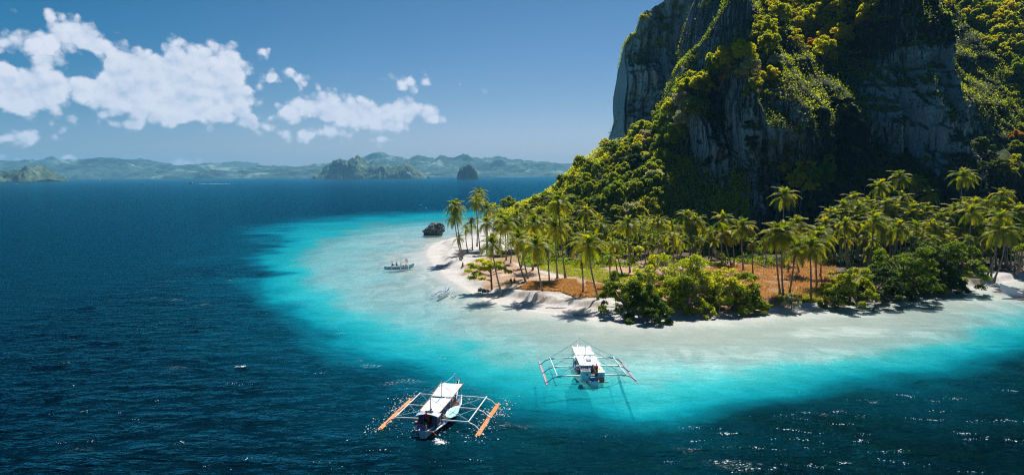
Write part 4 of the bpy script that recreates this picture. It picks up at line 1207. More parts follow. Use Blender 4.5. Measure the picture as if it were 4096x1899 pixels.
shore_tree('shore_tree', og(2510,1250), 5.0, 7.4, 10000, .36, 16, M_SH_D, 'dark green spreading shore tree at the left end of the thicket, overhanging the water', 61)
shore_tree('shore_tree', og(2590,1280), 4.2, 5.0, 7500, .34, 13, M_SH_D, 'low dark green bushy tree dipping over the waterline at the thicket', 62)
shore_tree('shore_tree', og(2590,1205), 4.8, 9.0, 6500, .34, 14, M_SH_Y, 'tall light green loose tree behind the dark left shore tree', 63, low=.2, bark=M_PALE)
shore_tree('shore_tree', og(2705,1205), 7.6, 10.6, 14500, .33, 22, M_SH_Y, 'widest airy light green tree with pale limbs in the middle of the thicket', 64, low=.15, bark=M_PALE)
shore_tree('shore_tree', og(2740,1240), 5.4, 7.0, 8500, .32, 15, M_SH_Y, 'thin light green tree on the bank in front of the widest thicket tree', 60, bark=M_PALE, fill=.8)
shore_tree('shore_tree', og(2840,1208), 6.6, 9.6, 12000, .33, 19, M_SH_Y, 'light green tree behind the pale dead branches of the thicket', 65, low=.15, bark=M_PALE)
shore_tree('shore_tree', og(2930,1232), 5.6, 7.6, 11000, .34, 16, M_LEAF_G, 'dense bright green tree closing the right end of the thicket', 66)
shore_tree('shore_tree', og(3015,1245), 3.2, 3.6, 4000, .32, 10, M_LEAF_G, 'low green shrub at the foot of the dense right end of the thicket', 67)
shore_tree('shore_tree', og(2800,1262), 2.8, 3.2, 2400, .30, 9, M_SH_Y, 'small thin shrub on the bank below the pale dead branches', 68, fill=.7)
shore_tree('shore_shrub', og(3165,1222), 1.7, 2.2, 2200, .34, 8, M_LEAF_P, 'grey-green tufted shrub on the bank below the leaning clearing palms', 69, cat='shrub')
for (x, y, s, r_, w) in [(2735,1215,1.5,.4,'big white dead branching tree standing up through the middle of the thicket'), (2825,1240,1.35,2.2,'pale dead forked tree leaning over the bank at the thicket'), (2770,1252,.8,4.0,'tangle of thin bare branches on the bank under the thicket'), (2880,1245,.75,5.2,'bare twiggy branches on the bank near the right thicket trees'), (2680,1200,1.3,1.2,'thin white dead tree rising over the airy light green tree')]:
    t_ = tag(empty('dead_tree', og(x, y), r_), w, 'tree', 'dead branches in the shore thicket'); t_.scale = (s, s, s * .95)
    link('branches', BARE[(x // 7) % 3], None, t_)
shore_tree('shore_tree', og(3395,1205), 4.8, 7.8, 10000, .35, 15, M_LEAF_G, 'round mid green shore tree at the right edge of the dry clearing', 71)
shore_tree('shore_tree', og(3350,1226), 3.2, 3.6, 4500, .34, 10, M_LEAF_G, 'low green shrub left of the round shore tree', 72)
shore_tree('shore_tree', og(3600,1165), 7.2, 12.0, 17000, .37, 22, M_SH_D, 'largest dense dark green shore tree in front of the palm grove', 73)
shore_tree('shore_tree', og(3700,1150), 6.6, 11.4, 14000, .37, 18, M_LEAF_D, 'broad dark tree right behind the largest shore tree', 74)
shore_tree('shore_tree', og(3810,1140), 6.2, 11.0, 13000, .37, 18, M_SH_D, 'dark green tree at the near end of the shaded right beach', 75)
shore_tree('shore_tree', og(3505,1192), 4.4, 6.0, 7500, .36, 13, M_LEAF_D, 'dark shrub on the bank left of the largest shore tree', 76)
shore_tree('shore_tree', og(3690,1180), 4.0, 4.8, 7000, .36, 12, M_SH_D, 'low sunlit shrub in front of the broad dark tree', 77)
shore_tree('shore_tree', og(3790,1168), 3.8, 5.0, 6500, .36, 12, M_SH_D, 'low dark shrub dipping to the water by the right beach', 78)
shore_tree('shore_tree', og(3600,1190), 3.6, 4.6, 6000, .36, 12, M_SH_D, 'low dark shrub below the largest shore tree', 79)
# sea almond on the point: tiered, open
cr_c = []; cr_r = []
rg = np.random.default_rng(81)
for (dx, z, r) in [(-4.2, 2.0, 1.1), (-3.0, 3.0, 1.3), (-5.0, 3.3, 1.0), (-1.5, 3.9, 1.5), (-3.6, 4.4, 1.3), (.6, 4.4, 1.5), (2.2, 4.0, 1.2), (3.6, 3.5, 1.0), (-.8, 5.2, 1.4), (1.5, 5.3, 1.2), (-2.4, 5.5, 1.1), (-2.2, 1.7, .9), (-4.4, 4.9, .9)]:
    cr_c.append((dx, rg.uniform(-1.8, 1.8), z)); cr_r.append(r)
root = tag(empty('sea_almond_tree', og(1967, 1148)), 'bright green tiered sea almond leaning out beside the front palm of the point', 'tree')
link('crown', quads_mesh('crown', leaf_cloud(rg, cr_c, cr_r, 4200, .42, .42, .35)), M_SH_Y, root)
b = MB(); b.tube([(0, 0, -.6), (-.1, 0, 2), (-.3, 0, 4.2), (-.6, .2, 5.6)], [.24, .18, .14, .05], 8)
for (x, y, z) in cr_c: b.tube([(-.15, 0, min(z * .75, 4)), (x * .5, y * .5, z * .9), (x, y, z)], [.09, .06, .02], 5)
b.build('trunk', M_BARK, root)
# understorey behind the lawn and the palms
UG = 'understorey trees behind the palms'
ux = [(2275,1012,'green2',.8,'green shrub at the back of the lawn, left of the others'), (2345,1035,'shrubg',1.0,'low bright shrub at the back edge of the lawn'), (2400,1045,'green2',.7,'green shrub at the lawn edge below the ridge'),
      (2300,985,'green',.75,'green tree between the lawn and the ridge foot'), (2385,1000,'green',.8,'leafy tree behind the lawn under the ridge'), (2465,1020,'green',.85,'leafy green tree behind the palms right of the lawn'), (2540,1030,'dark',.9,'dark tree in the gap behind the lawn palms'),
      (2610,1020,'green',.8,'green tree behind the thicket palms on the left'), (2680,1010,'dark',.9,'dark tree behind the thicket palms'), (2740,1000,'green',.7,'green tree at the cliff foot behind the thicket'), (2180,960,'yellow2',.7,'yellow-green low tree at the left foot of the ridge'), (2120,940,'green2',.7,'green low tree behind the point palms'),
      (2070,935,'yellow2',.6,'yellow-green bush behind the point palms'), (2240,950,'green',.7,'green tree at the ridge foot behind the lawn palms')]
for i, (x, y, k, s, w) in enumerate(ux):
    plant('understorey_tree', k, og(x, y), i * 1.1, s, w, 'tree', UG)
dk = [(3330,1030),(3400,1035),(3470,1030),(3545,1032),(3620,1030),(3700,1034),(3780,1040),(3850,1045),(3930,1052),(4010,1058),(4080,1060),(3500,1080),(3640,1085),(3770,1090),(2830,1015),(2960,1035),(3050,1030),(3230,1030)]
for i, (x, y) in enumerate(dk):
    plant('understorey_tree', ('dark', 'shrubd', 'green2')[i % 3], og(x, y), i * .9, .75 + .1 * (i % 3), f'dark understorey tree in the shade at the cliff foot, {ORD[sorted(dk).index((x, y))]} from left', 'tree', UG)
# twisted tree on the right beach
root = tag(empty('twisted_tree', og(4066, 1098)), 'twisted pale tree bending sideways over the shaded right beach', 'tree')
b = MB(); b.tube([(0, 0, -.4), (.5, 0, 1.5), (.9, .1, 2.6), (-.3, .2, 3.0), (-1.2, .2, 2.6)], [.55, .42, .36, .26, .12], 8)
b.tube([(.9, .1, 2.6), (2.0, 0, 2.5), (2.9, 0, 3.2), (3.2, .2, 4.8)], [.32, .25, .18, .08], 7); b.tube([(.4, .2, 2.9), (.7, .2, 4.2), (.5, .4, 5.6)], [.2, .14, .06], 6)
b.build('trunk', M_DRIFT, root)
link('crown', quads_mesh('crown', leaf_cloud(np.random.default_rng(5), [(3.2, .2, 5.2), (.6, .4, 6.0), (2.0, .2, 6.4)], [1.3, 1.2, 1.4], 1500, .4, .7)), M_LEAF_G, root)
# driftwood, stumps, roots
def drift(name, label, pts, r, at_, cat='driftwood'):
    b = MB()
    for k, pl in enumerate(pts): b.tube(pl, [r * (1 if k == 0 else .55) * (1 - .6 * i / (len(pl) - 1)) for i in range(len(pl))], 7)
    o = b.build(name, M_DRIFT); o.location = at_
    return tag(o, label, cat)
drift('fallen_trunk', 'pale fallen tree trunk with a broken root end at the back of the orange clearing', [[(2.2, 0, .1), (.8, .1, .5), (-.8, .2, 1.1), (-2.4, .3, 1.9)], [(1.2, 0, .2), (1.9, -.5, .9)], [(2.0, 0, .1), (2.6, .5, .8)], [(.2, .1, .6), (-.2, -.8, .1)]], .34, og(3045, 1072))
drift('tree_stump', 'forked grey stump at the edge of the sandy point', [[(0, 0, -.3), (-.3, 0, .8), (-1.0, 0, 2.0)], [(0, 0, -.2), (.5, .1, .7)], [(0, 0, 0), (.9, -.2, -.1)]], .30, og(1843, 1042))
drift('tree_stump', 'dark stump standing at the waterline of the point below the almond tree branches', [[(0, 0, -.3), (.05, 0, .6), (.1, 0, 1.3)], [(0, 0, 0), (.7, -.2, -.1)], [(0, 0, 0), (-.5, -.4, -.1)]], .34, og(1850, 1068))
for i, (x, y, ln, an, w) in enumerate([(2085,1212,3.2,.25,'long thin root lying across the sand bank below the front lawn palms'), (2225,1232,4.0,-.2,'dark exposed root line along the white bank'), (2330,1262,3.5,-.3,'thin root on the bank left of the thicket'), (1990,1192,2.6,.1,'exposed roots at the foot of the front palm of the point'), (2955,1262,4.2,.15,'washed up branch on the sand below the right thicket end'), (3040,1256,3.4,.05,'long stick lying on the beach right of the thicket')]):
    p = og(x, y); c_, s_ = math.cos(an), math.sin(an)
    pts = [(k * ln / 4 - ln / 2, .18 * math.sin(k * 2.1), 0) for k in range(5)]
    pts = [(a * c_ - b_ * s_, a * s_ + b_ * c_) for a, b_, _ in pts]
    pts = [(a, b_, gz(p.x + a, p.y + b_) - p.z + .05) for a, b_ in pts]
    drift('driftwood_stick', w, [pts, [pts[2], (pts[2][0] + .5, pts[2][1] + .5, pts[2][2] + .25)]], .10, p)
def boulder(name, label, loc, size, seed, mat, sub=4, ns=1.0, shape=None, rz=0.0):
    bm = bmesh.new(); bmesh.ops.create_icosphere(bm, subdivisions=sub, radius=1.0)
    P = np.array([v.co[:] for v in bm.verts])
    d = P / np.linalg.norm(P, axis=1, keepdims=True)
    if shape is not None: P = shape(P)
    P = P * np.array(size)
    n = fbm(P[:, 0] / ns, P[:, 1] / ns, P[:, 2] / ns, 4, seed) * .16 + np.maximum(ridged(P[:, 0] / (ns * .5), P[:, 1] / (ns * .5), P[:, 2] / (ns * .5), 3, seed + 3), -.5) * .10
    P = P + d * n[:, None] * min(size) * 1.1
    for v, p in zip(bm.verts, P): v.co = p
    me = bpy.data.meshes.new(name); bm.to_mesh(me); bm.free()
    me.attributes.new('paleness', 'FLOAT', 'POINT')
    o = link(name, me, mat); o.location = loc; o.rotation_euler = (0, 0, rz)
    return tag(o, label, 'rock')
def m_rock_sea():
    m, T, out = new_mat('weathered_sea_rock')
    pos = T.node('ShaderNodeNewGeometry').outputs['Position']
    v = T.node('ShaderNodeTexVoronoi', feature='DISTANCE_TO_EDGE'); T.l.new(T.mapping(pos, (1, 1, 1.6)), v.inputs['Vector']); v.inputs['Scale'].default_value = 1.3
    n = T.noise(pos, 1.4, 6, .65)
    f = T.math('ADD', T.math('MULTIPLY', T.smooth(v.outputs['Distance'], 0, .22), .35), n)
    c = T.ramp(f, [(.40, (.015, .018, .018)), (.62, (.09, .10, .10)), (.85, (.30, .32, .31))])
    p = principled(T, c, .9, T.bump(f, 1.0, .5), spec=.2)
    T.l.new(p.outputs[0], out.inputs[0]); return m
M_SEAROCK = m_rock_sea()
def wedge(P):
    Q = P.copy()
    top = Q[:, 2] > 0
    Q[:, 2] = np.where(top, Q[:, 2] * (.62 + .42 * P[:, 0]), Q[:, 2])
    Q[:, 0] = Q[:, 0] * (1 + .16 * np.clip(Q[:, 2], 0, 1)) * np.where(Q[:, 2] < -.1, .86, 1)
    return Q
rp = at(1731, 938, 0)
boulder('sea_rock', 'big jagged grey rock standing in the shallows off the sandy point', (rp.x, rp.y, 1.5), (4.6, 3.2, 4.3), 91, M_SEAROCK, 5, 3.2, wedge)
for i, (x, y, s) in enumerate([(1925,1163,.75), (1938,1168,.6), (1950,1166,.5)]):
    p = og(x, y); boulder('shore_rock', ('largest brown rock of the little heap under the almond tree', 'middle brown rock of the little heap under the almond tree', 'smallest brown rock of the little heap under the almond tree')[i], (p.x, p.y, p.z + s * .3), (s, s * .8, s * .65), 95 + i, M_SEAROCK, 3, 1.0)
# grass: tufts on the clearing and the lawn
def grass(name, polys, n, hgt, mat, seed, lean=(.35, -.1)):
    rg = np.random.default_rng(seed); V = []
    pts = []
    for poly in polys:
        W_ = np.array([(p.x, p.y) for p in (at(a, b, 1.6) for a, b in poly)])
        lo, hi = W_.min(0), W_.max(0)
        c = rg.uniform(lo, hi, (n * 3, 2)); c = c[inside(c, W_)]
        c = c[fbm(c[:, 0] / 3, c[:, 1] / 3, 0, 2, seed) > -.45][:n]
        pts.append(c)
    c = np.concatenate(pts); z = ground_z(c[:, 0], c[:, 1]); N = len(c)
    a = rg.uniform(0, np.pi, N); w = rg.uniform(.05, .12, N); h = hgt * rg.uniform(.5, 1.3, N)
    dx = np.stack([np.cos(a) * w, np.sin(a) * w, np.zeros(N)], -1)
    B = np.stack([c[:, 0], c[:, 1], z - .03], -1)
    tip = B + np.stack([lean[0] * h + rg.normal(size=N) * .3 * h, lean[1] * h + rg.normal(size=N) * .3 * h, h], -1)
    V = np.stack([B - dx, B + dx, tip], 1).reshape(-1, 3)
    o = link(name, mesh_np(name, V, None, np.arange(len(V)).reshape(-1, 3)), mat)
    return tag(o, kind='stuff')
M_DRY = leaf_mat('dry_grass_blade', [(0, (.38, .22, .08)), (.5, (.54, .35, .14)), (.85, (.63, .46, .22)), (1, (.66, .55, .34))], .28, .8, .8)
M_GRN = leaf_mat('green_grass_blade', [(0, (.20, .22, .03)), (.6, (.34, .36, .05)), (1, (.48, .44, .10))], .35, .8, .8)
grass('dry_grass', [[(2065,1148),(2120,1126),(2250,1116),(2370,1128),(2455,1148),(2455,1190),(2330,1186),(2200,1164),(2110,1150)], [(2580,1120),(2960,1050),(3340,1035),(3350,1130),(3325,1184),(3100,1190),(2960,1195),(2700,1200)]], 26000, .55, M_DRY, 41)
grass('green_grass', [[(2140,1045),(2290,1050),(2460,1085),(2640,1110),(2640,1150),(2520,1135),(2400,1128),(2250,1098),(2150,1078)], [(3090,1155),(3330,1150),(3330,1185),(3110,1195)]], 12000, .35, M_GRN, 43)

# low ground cover between the lawn palms and the cliff foot
def ground_cover(name, n, x0, x1, y0, y1, leaf, mat, seed, ht):
    rg = np.random.default_rng(seed)
    c = np.stack([rg.uniform(x0, x1, n * 4), rg.uniform(y0, y1, n * 4)], -1)
    w = sstep(fbm(c[:, 0] / 6, c[:, 1] / 9, 0, 3, seed), -.05, .5) * sstep(c[:, 1], y0, y0 + 14) * (field(c[:, 0], c[:, 1]) < -6)
    c = c[rg.random(len(c)) < w][:n]; m_ = len(c)
    hh = ht * (.3 + sstep(fbm(c[:, 0] / 4, c[:, 1] / 4, 2, 2, seed + 1), -.3, .6))
    p = np.stack([c[:, 0], c[:, 1], ground_z(c[:, 0], c[:, 1]) + hh * rg.random(m_) ** .7], -1)
    nd = rg.normal(size=(m_, 3)) * .6 + np.array([0, 0, .6]); nd /= np.linalg.norm(nd, axis=1, keepdims=True)
    t = np.cross(nd, rg.normal(size=(m_, 3))); t /= np.linalg.norm(t, axis=1, keepdims=True); bb = np.cross(nd, t)
    s = (leaf * rg.uniform(.6, 1.4, m_))[:, None]
    q = np.stack([p - t * s * .5, p + bb * s * .32, p + t * s * .5, p - bb * s * .32], 1).reshape(-1, 3)
    return tag(link(name, quads_mesh(name, q), mat), kind='stuff')
ground_cover('ground_cover', 34000, 2, 78, 172, 226, .5, M_LEAF_G, 611, 1.5)
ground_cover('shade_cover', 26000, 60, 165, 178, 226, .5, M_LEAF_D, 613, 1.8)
# ------------------------------------------------------------------ paints
def paint(name, c, rough=.45, var=.18, spec=.4):
    m, T, out = new_mat(name)
    pos = T.node('ShaderNodeNewGeometry').outputs['Position']
    n = T.noise(pos, 2.3, 6, .65)
    k = T.math('MULTIPLY_ADD', T.math('SUBTRACT', n, .5), var * 2, 1.0)
    p = principled(T, T.mix(1.0, c, comb(T, k, k, k), 'MULTIPLY'), rough, T.bump(n, .15, .02), spec=spec)
    T.l.new(p.outputs[0], out.inputs[0]); return m
P_WHITE = paint('white_boat_paint', (.70, .72, .76)); P_CLOTH = paint('white_canopy_cloth', (.74, .75, .80), .8, .06, .1)
P_PALEBLUE = paint('pale_blue_paint', (.30, .48, .58)); P_NAVY = paint('navy_blue_paint', (.020, .06, .13)); P_SLATE = paint('slate_blue_paint', (.16, .22, .36))
P_BAMBOO = paint('orange_bamboo', (.62, .20, .03), .5, .5); P_WOOD = paint('varnished_wood', (.34, .16, .06), .5, .4); P_RED = paint('red_brown_paint', (.36, .055, .03), .5, .35)
P_BLUE = paint('bright_blue_paint', (.03, .17, .36)); P_ROPE = paint('blue_rope', (.25, .50, .62), .9); P_DARK = paint('dark_interior', (.012, .014, .018), .8)
P_METAL = paint('grey_blue_roof', (.34, .40, .52), .5, .25); P_SOLAR = paint('solar_cells', (.05, .06, .06), .25); P_AQUA = paint('aqua_kayak_plastic', (.40, .78, .76), .35, .06)
P_ORANGE = paint('orange_plastic', (.78, .16, .02), .5); P_YEL = paint('yellow_pad', (.85, .45, .03), .5); P_PINK = paint('pink_cloth', (.60, .16, .22), .8)
P_GREYB = paint('grey_float_paint', (.26, .32, .46), .5, .2); P_AQUAH = paint('aqua_hull_paint', (.22, .56, .66), .45)
# ------------------------------------------------------------------ people
POSES = {}
def skin_mesh(name, verts, edges, radii, root=0, sub=1):
    me = bpy.data.meshes.new(name + '_skeleton'); me.from_pydata([tuple(v) for v in verts], edges, [])
    o = bpy.data.objects.new(name + '_skeleton', me); COL.objects.link(o)
    md = o.modifiers.new('skin', 'SKIN'); md.use_smooth_shade = True
    if sub: o.modifiers.new('sub', 'SUBSURF').levels = sub
    sv = me.skin_vertices[0].data
    for i, r in enumerate(radii):
        sv[i].radius = r if isinstance(r, tuple) else (r, r)
        sv[i].use_root = (i == root)
    dg = bpy.context.evaluated_depsgraph_get()
    r = bpy.data.meshes.new_from_object(o.evaluated_get(dg)); r.name = name
    bpy.data.objects.remove(o); bpy.data.meshes.remove(me)
    return r
def pose(kind):
    if kind in POSES: return POSES[kind]
    V = []; E = []; R = []
    def add(p, r, par=None):
        V.append(Vector(p)); R.append(r); i = len(V) - 1
        if par is not None: E.append((par, i))
        return i
    sit = kind in ('sit', 'bench'); hz = .16 if kind == 'sit' else .48 if kind == 'bench' else .92
    lean = .12 if sit else .03
    pel = add((0, 0, hz), (.15, .11)); wa = add((0, lean * .3, hz + .18), (.135, .10), pel); ch = add((0, lean * .8, hz + .38), (.165, .115), wa)
    nk = add((0, lean, hz + .54), .055, ch); hd = add((0, lean + .02, hz + .66), (.075, .085), nk); hd2 = add((0, lean + .03, hz + .76), (.078, .09), hd); add((0, lean + .11, hz + .69), .016, hd)
    arms = {}
    for s in (-1, 1):
        sh = add((s * .19, lean * .9, hz + .47), .06, ch)
        if kind == 'stand':  el = (s * .25, .0, hz + .20); wr = (s * .26, .08, hz - .02)
        elif kind == 'work': el = (s * .24, .12, hz + .22); wr = (s * .14, .34, hz + .18)
        elif kind == 'raise': el = (s * .30, .08, hz + .62) if s > 0 else (s * .26, 0, hz + .22); wr = (s * .22, .16, hz + .86) if s > 0 else (s * .24, .1, hz)
        else: el = (s * .25, .10, hz + .22); wr = (s * .16, .32, hz + .14)
        e = add(el, .043, sh); w = add(wr, .030, e)
        dr = (Vector(wr) - Vector(el)).normalized(); pc = Vector(wr) + dr * .07; pl = add(pc, (.038, .02), w)
        side = dr.cross(Vector((0, 1, 0.2))).normalized()
        for f, ln in zip((-1.5, -.5, .5, 1.5), (.065, .08, .085, .065)):
            k = add(pc + side * f * .019 + dr * .04, .0095, pl); add(pc + side * f * .022 + dr * (.04 + ln) + Vector((0, .02, -.01)), .008, k)
        th = add(pc + side * .045 * -s, .010, pl); add(pc + side * .06 * -s + dr * .04, .009, th)
        arms[s] = (sh, e, w)
        if kind == 'sit': kn = (s * .15, .42, hz + .30); an = (s * .14, .62, .06); tz = (s * .14, .76, .03)
        elif kind == 'bench': kn = (s * .13, .44, hz + .02); an = (s * .13, .46, .08); tz = (s * .14, .62, .03)
        else: kn = (s * .11, .05 + (.06 * s if kind == 'work' else 0), .50); an = (s * .12, -.01, .08); tz = (s * .14, .15, .03)
        hp = add((s * .10, .0, hz - .04), .092, pel); k = add(kn, .062, hp); a = add(an, .042, k); add(tz, .035, a)
    body = skin_mesh('body', V, E, R)
    # shirt and shorts follow the same joints, a little wider
    def sub_skin(name, pts, edges, radii): return skin_mesh(name, pts, edges, radii, 0, 1)
    sp = [V[pel] + Vector((0, 0, .02)), V[wa], V[ch], V[ch] + (V[nk] - V[ch]) * .55]; sr = [(.165, .125), (.152, .118), (.182, .132), (.09, .08)]; se = [(0, 1), (1, 2), (2, 3)]
    for s in (-1, 1):
        sh, e, w = arms[s]; b0 = len(sp); sp += [V[sh], V[sh] + (V[e] - V[sh]) * .7]; sr += [.077, .066]; se += [(2, b0), (b0, b0 + 1)]
    shirt = sub_skin('shirt', sp, se, sr)
    qp = [V[pel] + Vector((0, 0, .04))]; qr = [(.165, .125)]; qe = []
    i0 = [i for i, (a, b) in enumerate(E)]
    for s in (-1, 1):
        hp = Vector((s * .10, 0, hz - .04)); kn = [V[b] for a, b in E if (V[a] - hp).length < 1e-6][0]
        b0 = len(qp); qp += [hp, hp + (kn - hp) * .75]; qr += [.115, .098]; qe += [(0, b0), (b0, b0 + 1)]
    shorts = sub_skin('shorts', qp, qe, qr)
    hb = MB(); bm = bmesh.new(); bmesh.ops.create_icosphere(bm, subdivisions=2, radius=1.0)
    c0 = V[hd2] + Vector((0, -.018, .015))
    hb.add([(v.co.x * .098 + c0.x, v.co.y * .115 + c0.y, max(v.co.z, -.55 if v.co.y < .1 else .15) * .11 + c0.z) for v in bm.verts], [tuple(v.index for v in f.verts) for f in bm.faces]); bm.free()
    hair = hb.mesh('hair', True)
    POSES[kind] = (body, shirt, shorts, hair); return POSES[kind]
P_SKIN = paint('brown_skin', (.30, .14, .07), .6, .08); P_SKIN2 = paint('light_skin', (.46, .25, .16), .6, .08); P_HAIR = paint('black_hair', (.012, .010, .009), .6)
CLOTH = {}
def cloth(c):
    if c not in CLOTH: CLOTH[c] = paint('cloth', c, .85, .1, .1)
    return CLOTH[c]
def person(kind, loc, rz, label, shirt=(.5, .05, .04), shorts=(.05, .06, .1), skin=None, group=None, s=.96):
    root = tag(empty('person', loc, rz), label, 'person', group); root.scale = (s, s, s)
    body, sh, so, ha = pose(kind)
    for nm, me, mt in (('body', body, skin or P_SKIN), ('shirt', sh, cloth(shirt) if shirt else None), ('shorts', so, cloth(shorts)), ('hair', ha, P_HAIR)):
        if mt is None: continue
        if len(me.materials) == 0: me.materials.append(None)
        o = link(nm, me, None, root); o.material_slots[0].link = 'OBJECT'; o.material_slots[0].material = mt
    return root
# ------------------------------------------------------------------ outrigger boats (bow towards +Y)
def local(root, p):
    return root.matrix_basis @ Vector(p)
def bangka(label, loc, rz, c):
    root = tag(empty('outrigger_boat', loc, rz), label, 'boat', 'outrigger boats around the point'); root.scale = (c.get('s', 1),) * 3
    L, Bm, dz = c['L'], c['beam'], c['deck']
    rings = []; sheer = []
    for k in range(17):
        t = k / 16; y = -L / 2 + L * t
        w = Bm / 2 * (min(1, .55 + t * 2.2) if t < .25 else 1.0 if t < .55 else max(.05, 1 - ((t - .55) / .45) ** 1.8))
        zs = dz + c['rise'] * max(0, (t - .55) / .45) ** 2.0 + .12 * max(0, .15 - t) / .15
        kz = -.38 + (.38 + zs * .72) * max(0, (t - .80) / .20) ** 1.6 + .30 * max(0, .12 - t) / .12
        sheer.append((w, y, zs))
        rings.append([Vector((-w, y, zs)), Vector((-w * .93, y, zs * .45 + kz * .2)), Vector((-w * .62, y, kz * .75 + .05)), Vector((0, y, kz)), Vector((w * .62, y, kz * .75 + .05)), Vector((w * .93, y, zs * .45 + kz * .2)), Vector((w, y, zs))])
    MB().loft(rings).build('hull', c['hull'], root)
    b = MB(); v = []; f = []
    for i, (w, y, z) in enumerate(sheer):
        v += [(-w * .97, y, z - .07), (w * .97, y, z - .07)]
        if i: f.append((2 * i - 2, 2 * i - 1, 2 * i + 1, 2 * i))
    b.add(v, f).build('deck', c.get('deckmat', P_SLATE), root)
    for s in (-1, 1):
        MB().tube([(s * w, y, z + .02) for w, y, z in sheer], .05, 6).build('gunwale', c.get('rail', P_WHITE), root)
    # beams carried across the hull, arms bending down to the floats
    hx, fxx, bz = c['half'], c['float_x'], c['beam_z']
    r0 = c.get('r', .085)
    for y in c['beams']:
        MB().tube([(-hx, y, bz), (0, y, bz + .06), (hx, y, bz)], r0, 8).build('outrigger_beam', c.get('beammat', P_WHITE), root)
        for s in (-1, 1):
            MB().tube([(s * (hx - .5), y, bz - .02 - r0), (s * (hx + .1), y, bz - .10), (s * (hx * .5 + fxx * .5), y, bz * .55 + .12), (s * (fxx - .15), y, .16), (s * (fxx + .12), y, .13)], [r0 * .8] * 4 + [r0 * .6], 7).build('outrigger_arm', c.get('arm', P_WHITE), root)
    y0, y1 = c['float_y']
    for s in (-1, 1):
        MB().tube([(s * hx, c['beams'][0] - .25, bz + .10), (s * hx, c['beams'][-1] + .25, bz + .10)], r0 * .75, 7).build('spreader', c.get('spread', P_WHITE), root)
        fl = MB(); n = c.get('poles', 1)
        if n == 1:
            fl.tube([(s * fxx, y0, .02), (s * fxx, y0 + .6, -.02), (s * fxx, (y0 + y1) / 2, -.03), (s * fxx, y1 - .8, .02), (s * fxx, y1, .18)], [.06, .13, .15, .13, .04], 9)
            fo = fl.build('float', c['float'], root)
            if c.get('stripe'):
                MB().tube([(s * (fxx - .17), y0 + .4, .05), (s * (fxx - .17), y1 - .6, .06)], .05, 6).build('float_stripe', c['stripe'], fo)
        else:
            for k in range(n):
                dxk = (k - (n - 1) / 2) * .17; dyk = (.0, .35, .12)[k % 3]
                pts = [(s * fxx + dxk, y0 + dyk + (y1 - y0) * i / 8, .03 + (.02 if k == 1 else 0) + .05 * (i == 8)) for i in range(9)]
                o = MB().tube(pts, [.095 * (1.08 if i % 2 else .96) for i in range(8)] + [.06], 8)
                if k == 0: fo = o.build('float', c['float'], root)
                else: o.build('bamboo_pole', c['float'], fo)
    # walkway rails outside the hull
    if c.get('rails'):
        for s in (-1, 1):
            pr = [(s * x, y, z) for x, y, z in c['rails']]
            MB().tube(pr, .085, 8).build('side_rail', P_WHITE, root)
            sd = MB(); 
            for (a, b2) in zip(c['rails'][:-1], c['rails'][1:]):
                sd.sheet((s * Bm * .42, a[1], dz - .12), (s * (a[0] - .12), a[1], a[2] - .10), (s * (b2[0] - .12), b2[1], b2[2] - .10), (s * Bm * .42, b2[1], dz - .12), 1, 1, 0, .04)
            sd.build('side_deck', c.get('side', P_SLATE), root)
    # canopies on posts
    for (ya, yb, wa, wb, za, zb_) in c.get('canopies', ()):
        MB().sheet((-wa / 2, ya, za), (wa / 2, ya, za), (wb / 2, yb, zb_), (-wb / 2, yb, zb_), 8, 8, .10, .03).build('canopy', P_CLOTH, root)
        for s in (-1, 1):
            MB().tube([(s * wa / 2, ya - .15, za + .02), (s * wb / 2, yb + .25, zb_ + .06)], .045, 6).build('canopy_pole', P_WOOD if c.get('woodpoles') else P_WHITE, root)
            for (yy, ww, zz) in ((ya + .15, wa, za), (yb - .15, wb, zb_)):
                MB().tube([(s * min(ww / 2 - .08, Bm * .62), yy, dz - .05), (s * (ww / 2 - .06), yy, zz)], .035, 6).build('canopy_post', P_WHITE, root)
    for (y, z0, z1, mt) in c.get('masts', ()):
        MB().tube([(0, y, z0), (0, y, z1)], [.055, .035], 7).build('mast', mt, root)
    for a, b2 in c.get('ropes', ()):
        a, b2 = Vector(a), Vector(b2)
        MB().tube([a, (a + b2) / 2 + Vector((0, 0, -.12)), b2], .028, 4).build('rope', P_ROPE, root)
    return root
def rig(c):
    out_ = []
    hx, bz = c['half'], c['beam_z'] + .15
    for (y, z0, z1, _) in c['masts']:
        for s in (-1, 1):
            tgt = min(c['beams'], key=lambda q: abs(q - y))
            out_.append(((0, y, z1 - .3), (s * hx, tgt, bz)))
    bs = c['beams']
    for s in (-1, 1):
        out_.append(((s * hx, bs[0], bz), (s * c['beam'] * .6, bs[1], c['deck'] + .3)))
        out_.append(((s * hx, bs[-1], bz), (s * c['beam'] * .6, bs[1], c['deck'] + .3)))
        out_.append(((s * hx, bs[1], bz), (s * c['beam'] * .6, bs[0], c['deck'] + .3)))
    ms = c['masts']
    for p, q in zip(ms[:-1], ms[1:]): out_.append(((0, p[0], p[2] - .2), (0, q[0], q[2] - .2)))
    return out_
